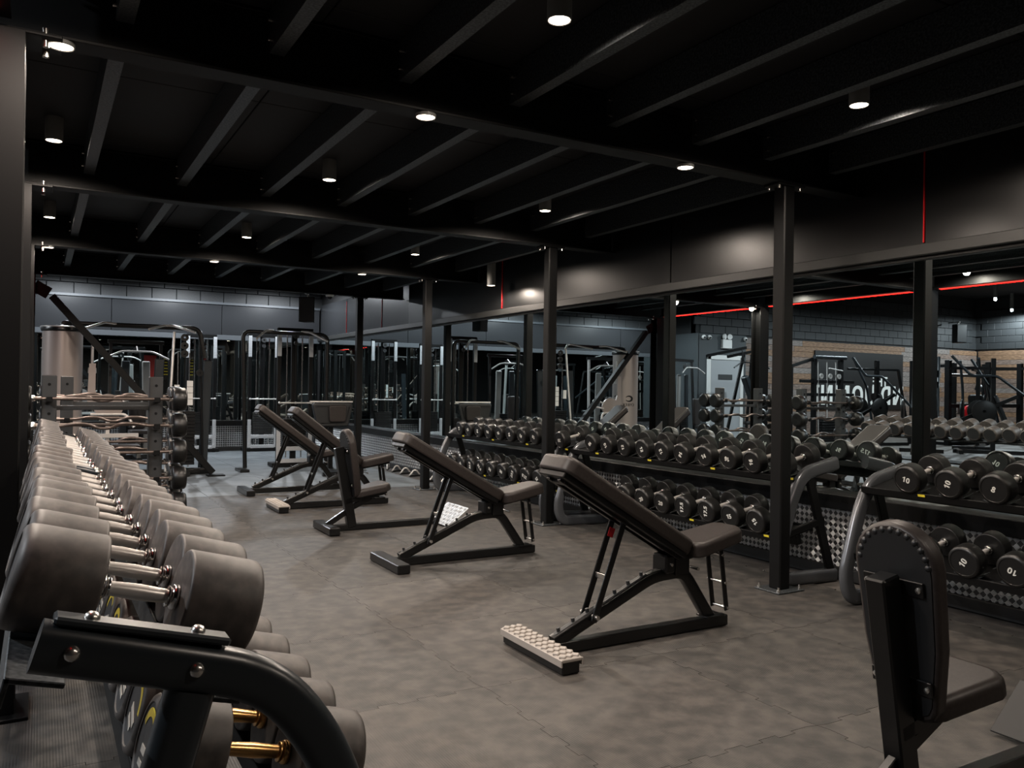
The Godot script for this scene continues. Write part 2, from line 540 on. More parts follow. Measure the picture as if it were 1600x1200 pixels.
func shell() -> void:
	var b := MB.new()
	b.box(Vector3(-9.88, -0.1, -7), Vector3(15.24, 0.2, 22))
	b.box(Vector3(1.57, -0.112, -7), Vector3(7.66, 0.2, 22))
	var fl := struct("floor", b, M.concrete, "dark concrete floor slab under the black rubber gym mats", "floor")
	# interlocking ribbed mats
	var edge := []
	for i in 10:
		var s := 1.0 if i % 2 == 0 else -1.0
		var x0 := 0.05 + i * 0.09
		edge.append_array([Vector2(x0, 0.011 * s), Vector2(x0 + 0.09, 0.011 * s)])
	var o := PackedVector2Array([Vector2(0, 0)])
	for e in edge: o.append(Vector2(e.x, e.y))
	o.append(Vector2(1, 0))
	for e in edge: o.append(Vector2(1 + e.y, e.x))
	o.append(Vector2(1, 1))
	for i in range(edge.size() - 1, -1, -1): o.append(Vector2(edge[i].x, 1 + edge[i].y))
	o.append(Vector2(0, 1))
	for i in range(edge.size() - 1, -1, -1): o.append(Vector2(edge[i].y, edge[i].x))
	var shrunk: PackedVector2Array = Geometry2D.offset_polygon(o, -0.0011, Geometry2D.JOIN_MITER)[0]
	b = MB.new()
	b.prism(shrunk, Transform3D(Basis(Vector3(1, 0, 0), Vector3(0, 0, 1), Vector3(0, 1, 0)), Vector3.ZERO), 0.012)
	var mm := b.mesh()
	for i in 7:
		for j in 11:
			obj("rubber_mat", mm, M["floor_mat_%d" % rng.randi_range(0, 2)], fl, Transform3D(Basis(), Vector3(-2.25 + i, -0.012, -10.25 + j)))
	b = MB.new()
	b.box(Vector3(0.5, 0.006, 0.5), Vector3(0.997, 0.012, 0.997), Basis(), 0.003)
	mm = b.mesh()
	for i in 7:
		for j in 7:
			obj("smooth_mat", mm, M["smooth_mat_%d" % rng.randi_range(0, 1)], fl, Transform3D(Basis(), Vector3(-2.25 + i, -0.012, -17.25 + j)))
	# roof, mezzanine deck, walls
	b = MB.new()
	b.box(Vector3(-6.05, 4.7, -7), Vector3(23, 0.2, 22))
	struct("ceiling", b, M.void, "high black roof far above the mezzanine deck", "ceiling")
	b = MB.new()
	b.box(Vector3(2.5, 3.2, -4.6), Vector3(5.44, 0.16, 16))
	var dk := struct("ceiling_001", b, M.void, "black boarded underside of the mezzanine over the steel joists", "ceiling")
	b = MB.new()
	b.box(Vector3(0, 0, 0), Vector3(1.345, 0.03, 1.468), Basis(), 0.004)
	mm = b.mesh()
	for i in 4:
		for j in 10:
			obj("deck_panel", mm, M.deck, dk, Transform3D(Basis(), Vector3(0.47 + i * 1.35, 3.1, -11.78 + j * 1.475)))
	b = MB.new()
	b.box(Vector3(5.32, 2.25, -7), Vector3(0.2, 4.9, 22))
	struct("wall_right", b, M.void, "black wall behind the long mirror", "wall")
	b = MB.new()
	b.box(Vector3(0.3, 2.25, ZW - 0.16), Vector3(10.0, 4.9, 0.2))
	var wb := struct("wall_back", b, M.mortar, "far wall of dark painted blocks above the mirror", "wall")
	b = MB.new()
	b.box(Vector3(-6.05, 2.25, 3.7), Vector3(23, 4.9, 0.2))
	struct("wall_front", b, M.void, "dark wall closing the gym opposite the far mirror", "wall")
	b = MB.new()
	b.box(Vector3(-17.3, 2.25, -6.3), Vector3(0.2, 4.9, 20.4))
	var wl := struct("wall_left", b, M.mortar, "side wall of dark blocks over rough timber cladding", "wall")
	b = MB.new()
	b.box(Vector3(-11.0, 2.25, -16.32), Vector3(12.8, 4.9, 0.2))
	b.box(Vector3(-4.7, 2.25, -16.8), Vector3(0.2, 4.9, 1.1))
	var wn := struct("wall_north", b, M.mortar, "wall of dark blocks over timber cladding beside the grey partition", "wall")
	# painted blocks that can be told apart
	b = MB.new()
	b.box(Vector3(0, 0, 0.02), Vector3(0.436, 0.209, 0.06), Basis(), 0.006)
	mm = b.mesh()
	for j in 7:
		for i in 22:
			obj("block", mm, M.block, wb, Transform3D(Basis(), Vector3(-4.6 + i * 0.445 + 0.2225 * (j % 2), 3.08 + j * 0.218, ZW - 0.07)))
	for j in 6:
		for i in 28:
			obj("block", mm, M.block, wn, Transform3D(Basis(), Vector3(-16.95 + i * 0.445 + 0.2225 * (j % 2), 2.98 + j * 0.218, -16.23)))
		for i in 15:
			obj("block", mm, M.block, wl, Transform3D(Basis(Vector3.UP, PI / 2), Vector3(-17.21, 2.98 + j * 0.218, -16.0 + i * 0.445 + 0.2225 * (j % 2))))
	# rough timber cladding
	for j in 18:
		var y := 0.09 + j * 0.156
		var x := -17.18
		while x < -6.4:
			var w := minf(rng.randf_range(1.4, 3.2), -6.3 - x)
			b = MB.new()
			b.box(Vector3(x + w * 0.5, y, -16.19 + rng.randf_range(0, 0.008)), Vector3(w - 0.006, 0.15, 0.05), Basis(), 0.004)
			obj("plank", b, M["plank_%d" % rng.randi_range(0, 2)], wn)
			x += w
		var z := -16.1
		while z < -10.0:
			var w := rng.randf_range(1.4, 3.2)
			b = MB.new()
			b.box(Vector3(-17.17 + rng.randf_range(0, 0.008), y, z + w * 0.5), Vector3(0.05, 0.15, w - 0.006), Basis(), 0.004)
			obj("plank", b, M["plank_%d" % rng.randi_range(0, 2)], wl)
			z += w
	# grey partition with a door
	b = MB.new()
	b.box(Vector3(-5.43, 1.43, -16.16), Vector3(1.74, 2.86, 0.12), Basis(), 0.01)
	b.box(Vector3(-4.57, 1.43, -16.65), Vector3(0.06, 2.86, 1.1), Basis(), 0.01)
	struct("wall_partition", b, M.partition, "grey partition wall with a pale door beside the timber cladding", "wall")
	b = MB.new()
	for q in [-1, 1]: b.box(Vector3(-5.52 + q * 0.59, 1.13, -16.085), Vector3(0.12, 2.26, 0.05), Basis(), 0.006)
	b.box(Vector3(-5.52, 2.24, -16.085), Vector3(1.3, 0.12, 0.05), Basis(), 0.006)
	var dr := struct("door_1", b, M.white_plastic, "pale grey door with a louvre slot in the grey partition", "door")
	b = MB.new()
	b.box(Vector3(-5.52, 1.09, -16.08), Vector3(1.05, 2.16, 0.03), Basis(), 0.004)
	obj("door_leaf", b, M.door_grey, dr)
	b = MB.new()
	b.box(Vector3(-5.5, 1.72, -16.06), Vector3(0.5, 0.14, 0.02), Basis(), 0.004)
	obj("louvre", b, M.dark_grey, dr)
	b = MB.new()
	b.box(Vector3(-5.1, 1.05, -16.04), Vector3(0.12, 0.02, 0.03), Basis(), 0.006)
	obj("door_handle", b, M.chrome, dr)
	# long mirror wall
	b = MB.new()
	b.box(Vector3(XW + 0.025, 1.45, -7.2), Vector3(0.05, 1.72, 19.9))
	tag(obj("wall_mirror", b, M.mirror), "long wall mirror behind the dumbbell racks, above the tread plate", "mirror")
	b = MB.new()
	b.box(Vector3(0.3, 1.43, ZW - 0.025), Vector3(9.6, 1.68, 0.05))
	tag(obj("wall_mirror", b, M.mirror), "wide mirror on the far wall behind the cable machines", "mirror")
	b = MB.new()
	b.box(Vector3(XW - 0.025, 2.318, -7.2), Vector3(0.1, 0.075, 20.0), Basis(), 0.004)
	b.box(Vector3(XW + 0.005, 2.268, -7.2), Vector3(0.06, 0.024, 20.0), Basis(), 0.003)
	struct("trim_1", b, M.frame_dark, "dark top frame of the long mirror", "trim")
	b = MB.new()
	b.box(Vector3(0.3, 2.275, ZW + 0.02), Vector3(9.7, 0.1, 0.09), Basis(), 0.004)
	struct("trim_2", b, M.trim_grey, "grey top frame of the far mirror", "trim")
	b = MB.new()
	b.box(Vector3(0.3, 2.955, ZW + 0.01), Vector3(9.7, 0.05, 0.09), Basis(), 0.004)
	struct("trim_3", b, M.trim_grey, "grey ledge between the far panels and the blocks", "trim")
	var zs := [2.6, -0.9, -3.39, -5.95, -9.2, -12.3, -13.55, -15.45, -17.18]
	for i in 8:
		b = MB.new()
		b.box(Vector3(XW + (0.005 if i < 5 else 0.03), 2.7, (zs[i] + zs[i + 1]) * 0.5), Vector3(0.05, 0.68, zs[i] - zs[i + 1] - 0.012), Basis(), 0.003)
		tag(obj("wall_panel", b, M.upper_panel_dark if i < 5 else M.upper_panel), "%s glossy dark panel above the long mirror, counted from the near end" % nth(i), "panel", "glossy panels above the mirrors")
		if i in [2, 4, 6, 7]:
			b = MB.new()
			b.box(Vector3(XW - 0.025 + (0.0 if i < 5 else 0.025), 2.68, zs[i]), Vector3(0.012, 0.62, 0.008), Basis(), 0.001)
			tag(obj("red_strip", b, M.red_paint), "thin red strip in the joint before the %s panel above the long mirror" % nth(i), "strip", "red strips between the upper panels")
	for i in 5:
		b = MB.new()
		b.box(Vector3(4.15 - i * 2.0, 2.63, ZW + 0.0), Vector3(1.99, 0.6, 0.05), Basis(), 0.003)
		tag(obj("wall_panel", b, M.upper_panel), "%s glossy grey panel above the far mirror, counted from the right corner" % nth(i), "panel", "glossy panels above the mirrors")
	# tread plate dado under the mirrors
	b = MB.new()
	b.box(Vector3(5.15, 0.27, -8.0), Vector3(0.16, 0.5, 18.3))
	var dd := tag(obj("wall_cladding", b, M.tread_sheet), "silver tread plate cladding under the long mirror behind the dumbbell racks", "wall cladding")
	tread_cells(dd, Transform3D(Basis(Vector3(0, 0, 1), Vector3.UP, Vector3(-1, 0, 0)), Vector3(5.069, 0.075, -17.1)), 363, 10)
	b = MB.new()
	b.box(Vector3(0.25, 0.27, ZW + 0.03), Vector3(9.6, 0.5, 0.12))
	dd = tag(obj("wall_cladding", b, M.tread_sheet), "silver tread plate cladding under the far mirror", "wall cladding")
	tread_cells(dd, Transform3D(Basis(), Vector3(-4.4, 0.075, ZW + 0.091)), 212, 10)
	b = MB.new()
	b.box(Vector3(5.125, 0.556, -7.3), Vector3(0.21, 0.105, 19.7), Basis(), 0.005)
	struct("trim_4", b, M.black_paint, "black ledge along the foot of the long mirror", "trim")
	b = MB.new()
	b.box(Vector3(0.25, 0.556, ZW + 0.05), Vector3(9.6, 0.105, 0.18), Basis(), 0.005)
	struct("trim_5", b, M.black_paint, "black ledge along the foot of the far mirror", "trim")
	b = MB.new()
	b.box(Vector3(5.14, 0.04, -7.3), Vector3(0.2, 0.085, 19.7), Basis(), 0.004)
	struct("baseboard_right", b, M.skirting, "black skirting under the tread plate along the mirror wall", "baseboard")
	b = MB.new()
	b.box(Vector3(0.25, 0.04, ZW + 0.05), Vector3(9.6, 0.085, 0.18), Basis(), 0.004)
	struct("baseboard_back", b, M.skirting, "black skirting under the tread plate on the far wall", "baseboard")

# ---------------------------------------------------------------- mezzanine steel
func steelwork() -> void:
	var b := MB.new()
	for y in [2.767, 3.073]: b.box(Vector3(2.43, y, 0), Vector3(5.4, 0.014, 0.14), Basis(), 0.002)
	b.box(Vector3(2.43, 2.92, 0), Vector3(5.4, 0.3, 0.012))
	var gm := b.mesh()
	var place := ["nearest the camera", "over the first mirror pillar", "over the second mirror pillar", "over the third mirror pillar", "farthest of the row"]
	for i in 5:
		tag(obj("ceiling_girder", gm, M.black_paint, self, Transform3D(Basis(), Vector3(0, 0, GIRDERS[i]))), "black steel cross girder under the ceiling, %s" % place[i], "girder", "steel cross girders")
	# joists between girders: a galvanised channel with lips
	var sec := PackedVector2Array([Vector2(0, 0), Vector2(0.07, 0), Vector2(0.07, 0.016), Vector2(0.066, 0.016), Vector2(0.066, 0.004), Vector2(0.004, 0.004), Vector2(0.004, 0.05), Vector2(0.012, 0.06), Vector2(0.012, 0.12), Vector2(0.004, 0.13), Vector2(0.004, 0.196), Vector2(0.066, 0.196), Vector2(0.066, 0.184), Vector2(0.07, 0.184), Vector2(0.07, 0.2), Vector2(0, 0.2)])
	for bay in range(1, 5):
		var z0: float = GIRDERS[bay - 1]
		var z1: float = GIRDERS[bay]
		b = MB.new()
		b.prism(sec, Transform3D(Basis(), Vector3(-0.035, 2.88, z1 + 0.075)), z0 - z1 - 0.15)
		var jm := b.mesh()
		var bb := MB.new()
		for y in [2.93, 3.02]: bb.cyl(Vector3(-0.033, y, z1 + 0.11), Vector3(-0.05, y, z1 + 0.11), 0.009, 6)
		var bm := bb
		for k in JOISTS.size():
			var o := obj("ceiling_joist", jm, M.galvanised, self, Transform3D(Basis(), Vector3(JOISTS[k], 0, 0)))
			tag(o, "%s galvanised joist from the left in the %s ceiling bay from camera" % [nth(k), nth(bay - 1)], "joist", "galvanised ceiling joists")
			obj("bolt", bm, M.bolt, o)
	# edge beam along the open left side
	for bay in range(1, 5):
		b = MB.new()
		var z0: float = GIRDERS[bay - 1]
		var z1: float = GIRDERS[bay]
		for y in [2.79, 3.07]: b.box(Vector3(-0.17, y, (z0 + z1) / 2), Vector3(0.1, 0.012, z0 - z1 - 0.22))
		b.box(Vector3(-0.17, 2.93, (z0 + z1) / 2), Vector3(0.01, 0.28, z0 - z1 - 0.22))
		tag(obj("edge_beam", b, M.black_paint), "black edge beam on the open side, %s bay from the camera" % nth(bay - 1), "beam", "edge beams of the mezzanine")
		# red light line under it
		b = MB.new()
		b.box(Vector3(0, 0, 0), Vector3(0.011, 0.011, z0 - z1 - 0.35), Basis(), 0.003)
		tag(obj("red_light_strip", b, M.red_led, self, Transform3D(Basis(), Vector3(-0.17, 2.772, (z0 + z1) / 2))), "red light strip under the edge beam, %s bay from the camera" % nth(bay - 1), "light strip", "red light strips")
		area(Vector3(-0.17, 2.76, (z0 + z1) / 2), Color(1, 0.1, 0.08), RED, Vector2(0.012, z0 - z1 - 0.4), "red_light")
	# mirror side pillars: square hollow section on bolted plates
	var pil := ["nearest black square pillar, in front of the gap between two dumbbell racks", "second black square pillar from the camera, behind the near benches", "third black square pillar from the camera, beside the far dumbbell rack", "fourth and farthest black square pillar of the row along the mirror", "black square pillar behind the camera on the mirror side"]
	for i in [1, 2, 3, 4]:
		var o := thing("steel_pillar", pil[i - 1], "pillar", Vector3(4.39, 0, GIRDERS[i]), 0, "square pillars along the mirror side")
		b = MB.new()
		b.box(Vector3(0, 1.38, 0), Vector3(0.1, 2.74, 0.1), Basis(), 0.008)
		obj("shaft", b, M.black_paint, o)
		b = MB.new()
		b.box(Vector3(0, 0.006, 0), Vector3(0.25, 0.012, 0.22), Basis(), 0.003)
		obj("base_plate", b, M.galvanised, o)
		b = MB.new()
		b.box(Vector3(0, 2.752, 0), Vector3(0.25, 0.014, 0.14), Basis(), 0.003)
		obj("cap_plate", b, M.black_paint, o)
		for x in [-0.1, 0.1]:
			for z in [-0.085, 0.085]:
				b = MB.new()
				b.cyl(Vector3(x, 0.012, z), Vector3(x, 0.026, z), 0.014, 6)
				b.cyl(Vector3(x, 0.026, z), Vector3(x, 0.042, z), 0.007, 8)
				obj("anchor_bolt", b, M.bolt, o)
			b = MB.new()
			for z in [-0.045, 0.045]: b.cyl(Vector3(x, 2.745, z), Vector3(x, 2.722, z), 0.012, 6)
			obj("cap_bolt", b, M.bolt, o)
	# open side columns: H sections
	var side := ["nearest black steel H column on the open left side, beside the near dumbbell rack", "second black steel H column on the open left side", "third black steel H column on the open left side, far behind the racks", "farthest black steel H column on the open left side, carrying the diagonal brace"]
	for i in range(1, 5):
		var o := thing("steel_column", side[i - 1], "column", Vector3(-0.17, 0, GIRDERS[i]), 0, "H columns on the open side")
		b = MB.new()
		for z in [-0.095, 0.095]: b.box(Vector3(0, 1.38, z), Vector3(0.2, 2.75, 0.012), Basis(), 0.002)
		b.box(Vector3(0, 1.38, 0), Vector3(0.009, 2.75, 0.18))
		obj("shaft", b, M.black_paint, o)
		b = MB.new()
		b.box(Vector3(0, 0.008, 0), Vector3(0.3, 0.016, 0.3), Basis(), 0.003)
		obj("base_plate", b, M.black_paint, o)
		b = MB.new()
		b.box(Vector3(0.06, 2.752, 0), Vector3(0.34, 0.014, 0.2), Basis(), 0.003)
		obj("cap_plate", b, M.black_paint, o)
		b = MB.new()
		for z in [-0.06, 0.06]:
			b.cyl(Vector3(0.17, 2.745, z), Vector3(0.17, 2.715, z), 0.014, 6)
			b.cyl(Vector3(0.17, 2.762, z), Vector3(0.17, 2.79, z), 0.014, 6)
		obj("cap_bolt", b, M.bolt, o)
	var br := thing("diagonal_brace", "black diagonal brace running from the farthest left column down to the floor", "brace", Vector3(0, 0, -12.5))
	b = MB.new()
	b.beam(Vector3(0.12, 2.48, 0), Vector3(2.2, 0.05, 0), 0.09, 0.09, Vector3.BACK)
	obj("strut", b, M.black_paint, br)
	b = MB.new()
	b.box(Vector3(0.0, 2.56, 0.0), Vector3(0.2, 0.16, 0.016), Basis(Vector3.BACK, -0.5), 0.003)
	b.cyl(Vector3(0.04, 2.56, -0.03), Vector3(0.04, 2.56, 0.03), 0.016, 6)
	obj("gusset", b, M.black_paint, br)
	b = MB.new()
	b.box(Vector3(2.24, 0.01, 0), Vector3(0.24, 0.02, 0.2), Basis(), 0.003)
	obj("foot_plate", b, M.black_paint, br)

const RED := 0.2

# ---------------------------------------------------------------- lamps
func lamps() -> void:
	var can := func(at: Vector3, tall: float, cool: bool, label: String, e: float) -> void:
		var o := thing("ceiling_downlight", label, "ceiling light", at, 0, "round ceiling downlights")
		var b := MB.new()
		b.lathe([Vector2(0.046, 0.004), Vector2(0.05, 0), Vector2(0.054, 0.003), Vector2(0.054, tall), Vector2(0, tall)], Transform3D(), 24)
		obj("can", b, M.can_grey, o)
		b = MB.new()
		b.lathe([Vector2(0, 0.003), Vector2(0.0465, 0.003), Vector2(0.0465, 0.008), Vector2(0, 0.008)], Transform3D(), 24)
		obj("lamp_face", b, M.lamp_face_cool if cool else M.lamp_face, o)
		spot(at - Vector3(0, 0.045, 0) if cool else at - Vector3(0, 0.012, 0), COOL if cool else WARM, e, 86.0, 0.4)
	var cols := ["left", "middle", "mirror side"]
	var zz := [0.15, -2.95, -6.18, -9.1]
	for j in 4:
		for i in 3:
			if j == 0 and i == 0: continue
			can.call(Vector3([0.055, 1.91, 3.88][i], 2.93, zz[j]), 0.155, false, "round can light under the mezzanine deck, %s row, %s from camera" % [cols[i], nth(j)], LAMP * (0.6 if j == 0 else 1.0))
	for j in [1, 3]:
		for i in 3:
			can.call(Vector3([0.054, 1.71, 3.48][i], 2.742, GIRDERS[j] + 0.02), 0.018, false, "flat round light under the %s girder from the camera, %s" % [nth(j), cols[i]], LAMP * 0.6)
	can.call(Vector3(4.86, 2.62, -8.98), 0.46, false, "long can light close to the panels above the long mirror", LAMP * 0.6)
	for i in 4:
		can.call(Vector3([0.4, 2.3, 4.2, -2.6][i], 3.42, -16.1), 1.18, true, "cool white can light high over the far wall, %s" % ["above the steel drum", "third from the open side", "nearest the mirror corner", "outermost in the left hall"][i], LAMP * 1.9)
	for p in [[-5.0, -12.3, "in front of the pale door"], [-9.0, -13.0, "over the lever machines"], [-13.0, -13.2, "over the squat rack"], [-16.4, -14.6, "in the timber clad corner"], [-3.0, -3.0, "just outside the nearest H columns"], [-9.5, -7.0, "over the empty side of the hall"]]:
		can.call(Vector3(p[0], 4.1, p[1]), 0.5, true, "cool can light over the open left hall, %s" % p[2], LAMP * 4.0)

const LAMP := 3.1

# ---------------------------------------------------------------- dumbbells and their racks
func dumbbell(called: String, R: float, hl: float, grip: float, old: bool, txt: String, seg := 28) -> Node3D:   # axis along local x, centre at the origin
	var o := thing(called, "dumbbell", "dumbbell")
	var e := 0.012
	var prof := [Vector2(0, 0), Vector2(R - 0.007, 0), Vector2(R - 0.004, 0.0005), Vector2(R - 0.001, 0.003), Vector2(R, 0.007), Vector2(R, hl - 0.024), Vector2(R - 0.0015, hl - 0.012), Vector2(R - 0.007, hl - 0.004), Vector2(R - 0.016, hl), Vector2(R * 0.8, hl), Vector2(R * 0.78, hl - 0.003)]
	var face := [Vector2(R * 0.785, hl - 0.0032), Vector2(0, hl - 0.0028)]
	var hb := MB.new()
	hb.lathe(prof, Transform3D(), seg)
	var hm := hb.mesh()
	var fb := MB.new()
	fb.lathe(face, Transform3D(), seg)
	var fm := fb
	for s in [-1.0, 1.0]:
		var xf := Transform3D(Basis(Vector3(0, 0, 1) * s, Vector3(s, 0, 0), Vector3(0, 1, 0)), Vector3(s * (grip / 2 + e), 0, 0))
		var h := obj("head", hm, M.rubber_old if old else M.rubber_new, o, xf)
		obj("end_cap", fm, M.rubber_face if old else M.cap_black, h)
		if txt:
			# lettering lies on the cap: its x, y plane across the axis, its face outwards
			var t := Transform3D(Basis(Vector3(1, 0, 0), Vector3(0, 0, 1) * 1.0, Vector3(0, 1, 0) * 1.0), Vector3.ZERO)
			t = Transform3D(Basis(Vector3.RIGHT, -PI / 2) * Basis(Vector3.BACK, rng.randf_range(-2.9, 2.9)), Vector3(0, hl - 0.002, 0))
			lettering(txt, R * 0.38, M.white_print, h, t)
	var b := MB.new()
	var g := grip / 2 + e
	b.lathe([Vector2(0.013, -g), Vector2(0.0145, -g * 0.6), Vector2(0.0165, 0), Vector2(0.0145, g * 0.6), Vector2(0.013, g)], Transform3D(Basis(Vector3(0, 0, 1), Vector3(1, 0, 0), Vector3(0, 1, 0)), Vector3.ZERO), 16)
	obj("handle", b, M.satin_chrome, o)
	b = MB.new()
	for s in [-1.0, 1.0]:
		b.lathe([Vector2(0.013, 0), Vector2(0.021, 0.002), Vector2(0.022, 0.006), Vector2(0.02, 0.009), Vector2(0.025, 0.012), Vector2(0.026, 0.018), Vector2(0.026, 0.022)], Transform3D(Basis(Vector3(0, 0, 1) * s, Vector3(s, 0, 0), Vector3(0, 1, 0)), Vector3(s * (grip / 2 - 0.012), 0, 0)), 16)
	obj("collar", b, M.chrome, o)
	return o

func wall_racks() -> void:
	var up := {}
	var tilt := Basis(Vector3.BACK, deg_to_rad(12))
	var ranks := ["nearest", "middle", "farthest"]
	var spans := [[-0.55, -3.45], [-3.93, -6.76], [-6.98, -9.62]]
	var upz := [[-3.08, 5, ["10", "10", "8", "8", "7", "7", "6", "6", "5"]], [-4.06, 10, ["17.5", "16", "16", "14", "14", "12", "12", "12", "10", "10"]], [-6.87, 10, ["20", "20", "18", "18", "16", "16", "14", "14", "12", "12"]]]
	var loz := [[-2.925, 5, ["12.5", "10", "10", "12", "12", "14", "14", "16"]], [-4.185, 8, ["15", "15", "17.5", "17.5", "20", "20", "22.5", "22.5"]], [-6.88, 10, ["25", "25", "27.5", "27.5", "30", "30", "32.5", "32.5", "35", "35"]]]
	var tone := ["wide", "narrow"]
	for r in 3:
		var z0: float = spans[r][0]
		var z1: float = spans[r][1]
		var o := thing("dumbbell_rack", "%s two-tier black dumbbell rack along the mirror wall" % ranks[r], "rack", Vector3.ZERO, 0, "two-tier dumbbell racks along the mirror")
		var fp := bend([Vector3(5.0, 0.84, 0), Vector3(4.66, 0.775, 0), Vector3(4.55, 0.6, 0), Vector3(4.42, 0.2, 0), Vector3(4.47, 0.05, 0), Vector3(5.0, 0.035, 0)], 0.12, 6)
		var fb := MB.new()
		fb.tube(fp, rsec(0.06, 0.1, 0.028, 4), Vector3(0, 0, 1).cross(Vector3(-1, -0.2, 0)))
		var fm := fb
		var pb := MB.new()
		pb.beam(Vector3(4.72, 0.76, 0), Vector3(4.96, 0.05, 0), 0.03, 0.075, Vector3.RIGHT, 0.006)
		pb.beam(Vector3(4.49, 0.36, 0), Vector3(4.88, 0.44, 0), 0.03, 0.05, Vector3.UP, 0.006)
		var pm := pb
		for z in [z0 - 0.03, z1 + 0.03]:
			obj("end_frame", fm, M.rack_tube, o, Transform3D(Basis(), Vector3(0, 0, z)))
			obj("inner_post", pm, M.black_paint, o, Transform3D(Basis(), Vector3(0, 0, z)))
			var nb := MB.new()
			for p in [Vector3(4.78, 0.835, 0), Vector3(4.93, 0.865, 0)]: nb.cyl(p + Vector3(0, 0, z), p + Vector3(0, 0.012, z), 0.011, 6)
			obj("bolt", nb, M.bolt, o)
		for t in 2:
			var c := Vector3(4.715, 0.765, 0) if t == 0 else Vector3(4.62, 0.352, 0)
			var b := MB.new()
			b.box(c + Vector3(0, 0, (z0 + z1) / 2), Vector3(0.3, 0.008, z0 - z1 - 0.06), tilt, 0.002)
			for x in [-0.15, 0.15]: b.box(c + tilt * Vector3(x, 0.0, 0) + Vector3(0, 0, (z0 + z1) / 2), Vector3(0.012, 0.045, z0 - z1 - 0.06), tilt, 0.003)
			b.box(c + tilt * Vector3(0, -0.04, 0) + Vector3(0, 0, (z0 + z1) / 2), Vector3(0.05, 0.07, z0 - z1 - 0.06), tilt, 0.004)
			obj("shelf", b, M.black_paint, o)
			var row: Array = upz[r] if t == 0 else loz[r]
			var sb := MB.new()
			for x in [-0.1, 0.1]:
				for s in [-1, 1]: sb.box(Vector3(x, 0.016, s * 0.05), Vector3(0.09, 0.006, 0.06), Basis(Vector3.RIGHT, s * -0.5), 0.001)
			var sm := sb
			var gb := MB.new()
			gb.box(Vector3(-0.159, 0.012, 0.08), Vector3(0.003, 0.014, 0.045))
			var gm := gb
			for k in row[1]:
				var z: float = row[0] - 0.255 * k if r else row[0] + 0.26 * k
				obj("saddle", sm, M.galvanised, o, Transform3D(tilt, c + Vector3(0, 0, z)))
				if k % 3 == 0: obj("shelf_tag", gm, M.yellow_print, o, Transform3D(tilt, c + Vector3(0, 0, z)))
				var R := 0.089 if t == 0 else 0.092
				var txt: String = row[2][k]
				var key := "%s %d" % [txt, t]
				var xf := Transform3D(tilt * Basis(Vector3.RIGHT, rng.randf_range(-2.6, 2.6)), c + tilt * Vector3(rng.randf_range(-0.008, 0.008), R + 0.014, 0) + Vector3(0, 0, z))
				var label := "round black dumbbell, %s shelf of the %s wall rack, %s from its %s end" % ["upper" if t == 0 else "lower", ranks[r], nth(k), "near" if r else "far"]
				if up.has(key):
					dup(up[key], "round_dumbbell", xf, label, "round dumbbells on the wall racks")
				else:
					var d := dumbbell("round_dumbbell", R, 0.088, 0.142, false, txt)
					d.transform = xf
					tag(d, label, "", "round dumbbells on the wall racks")
					up[key] = d

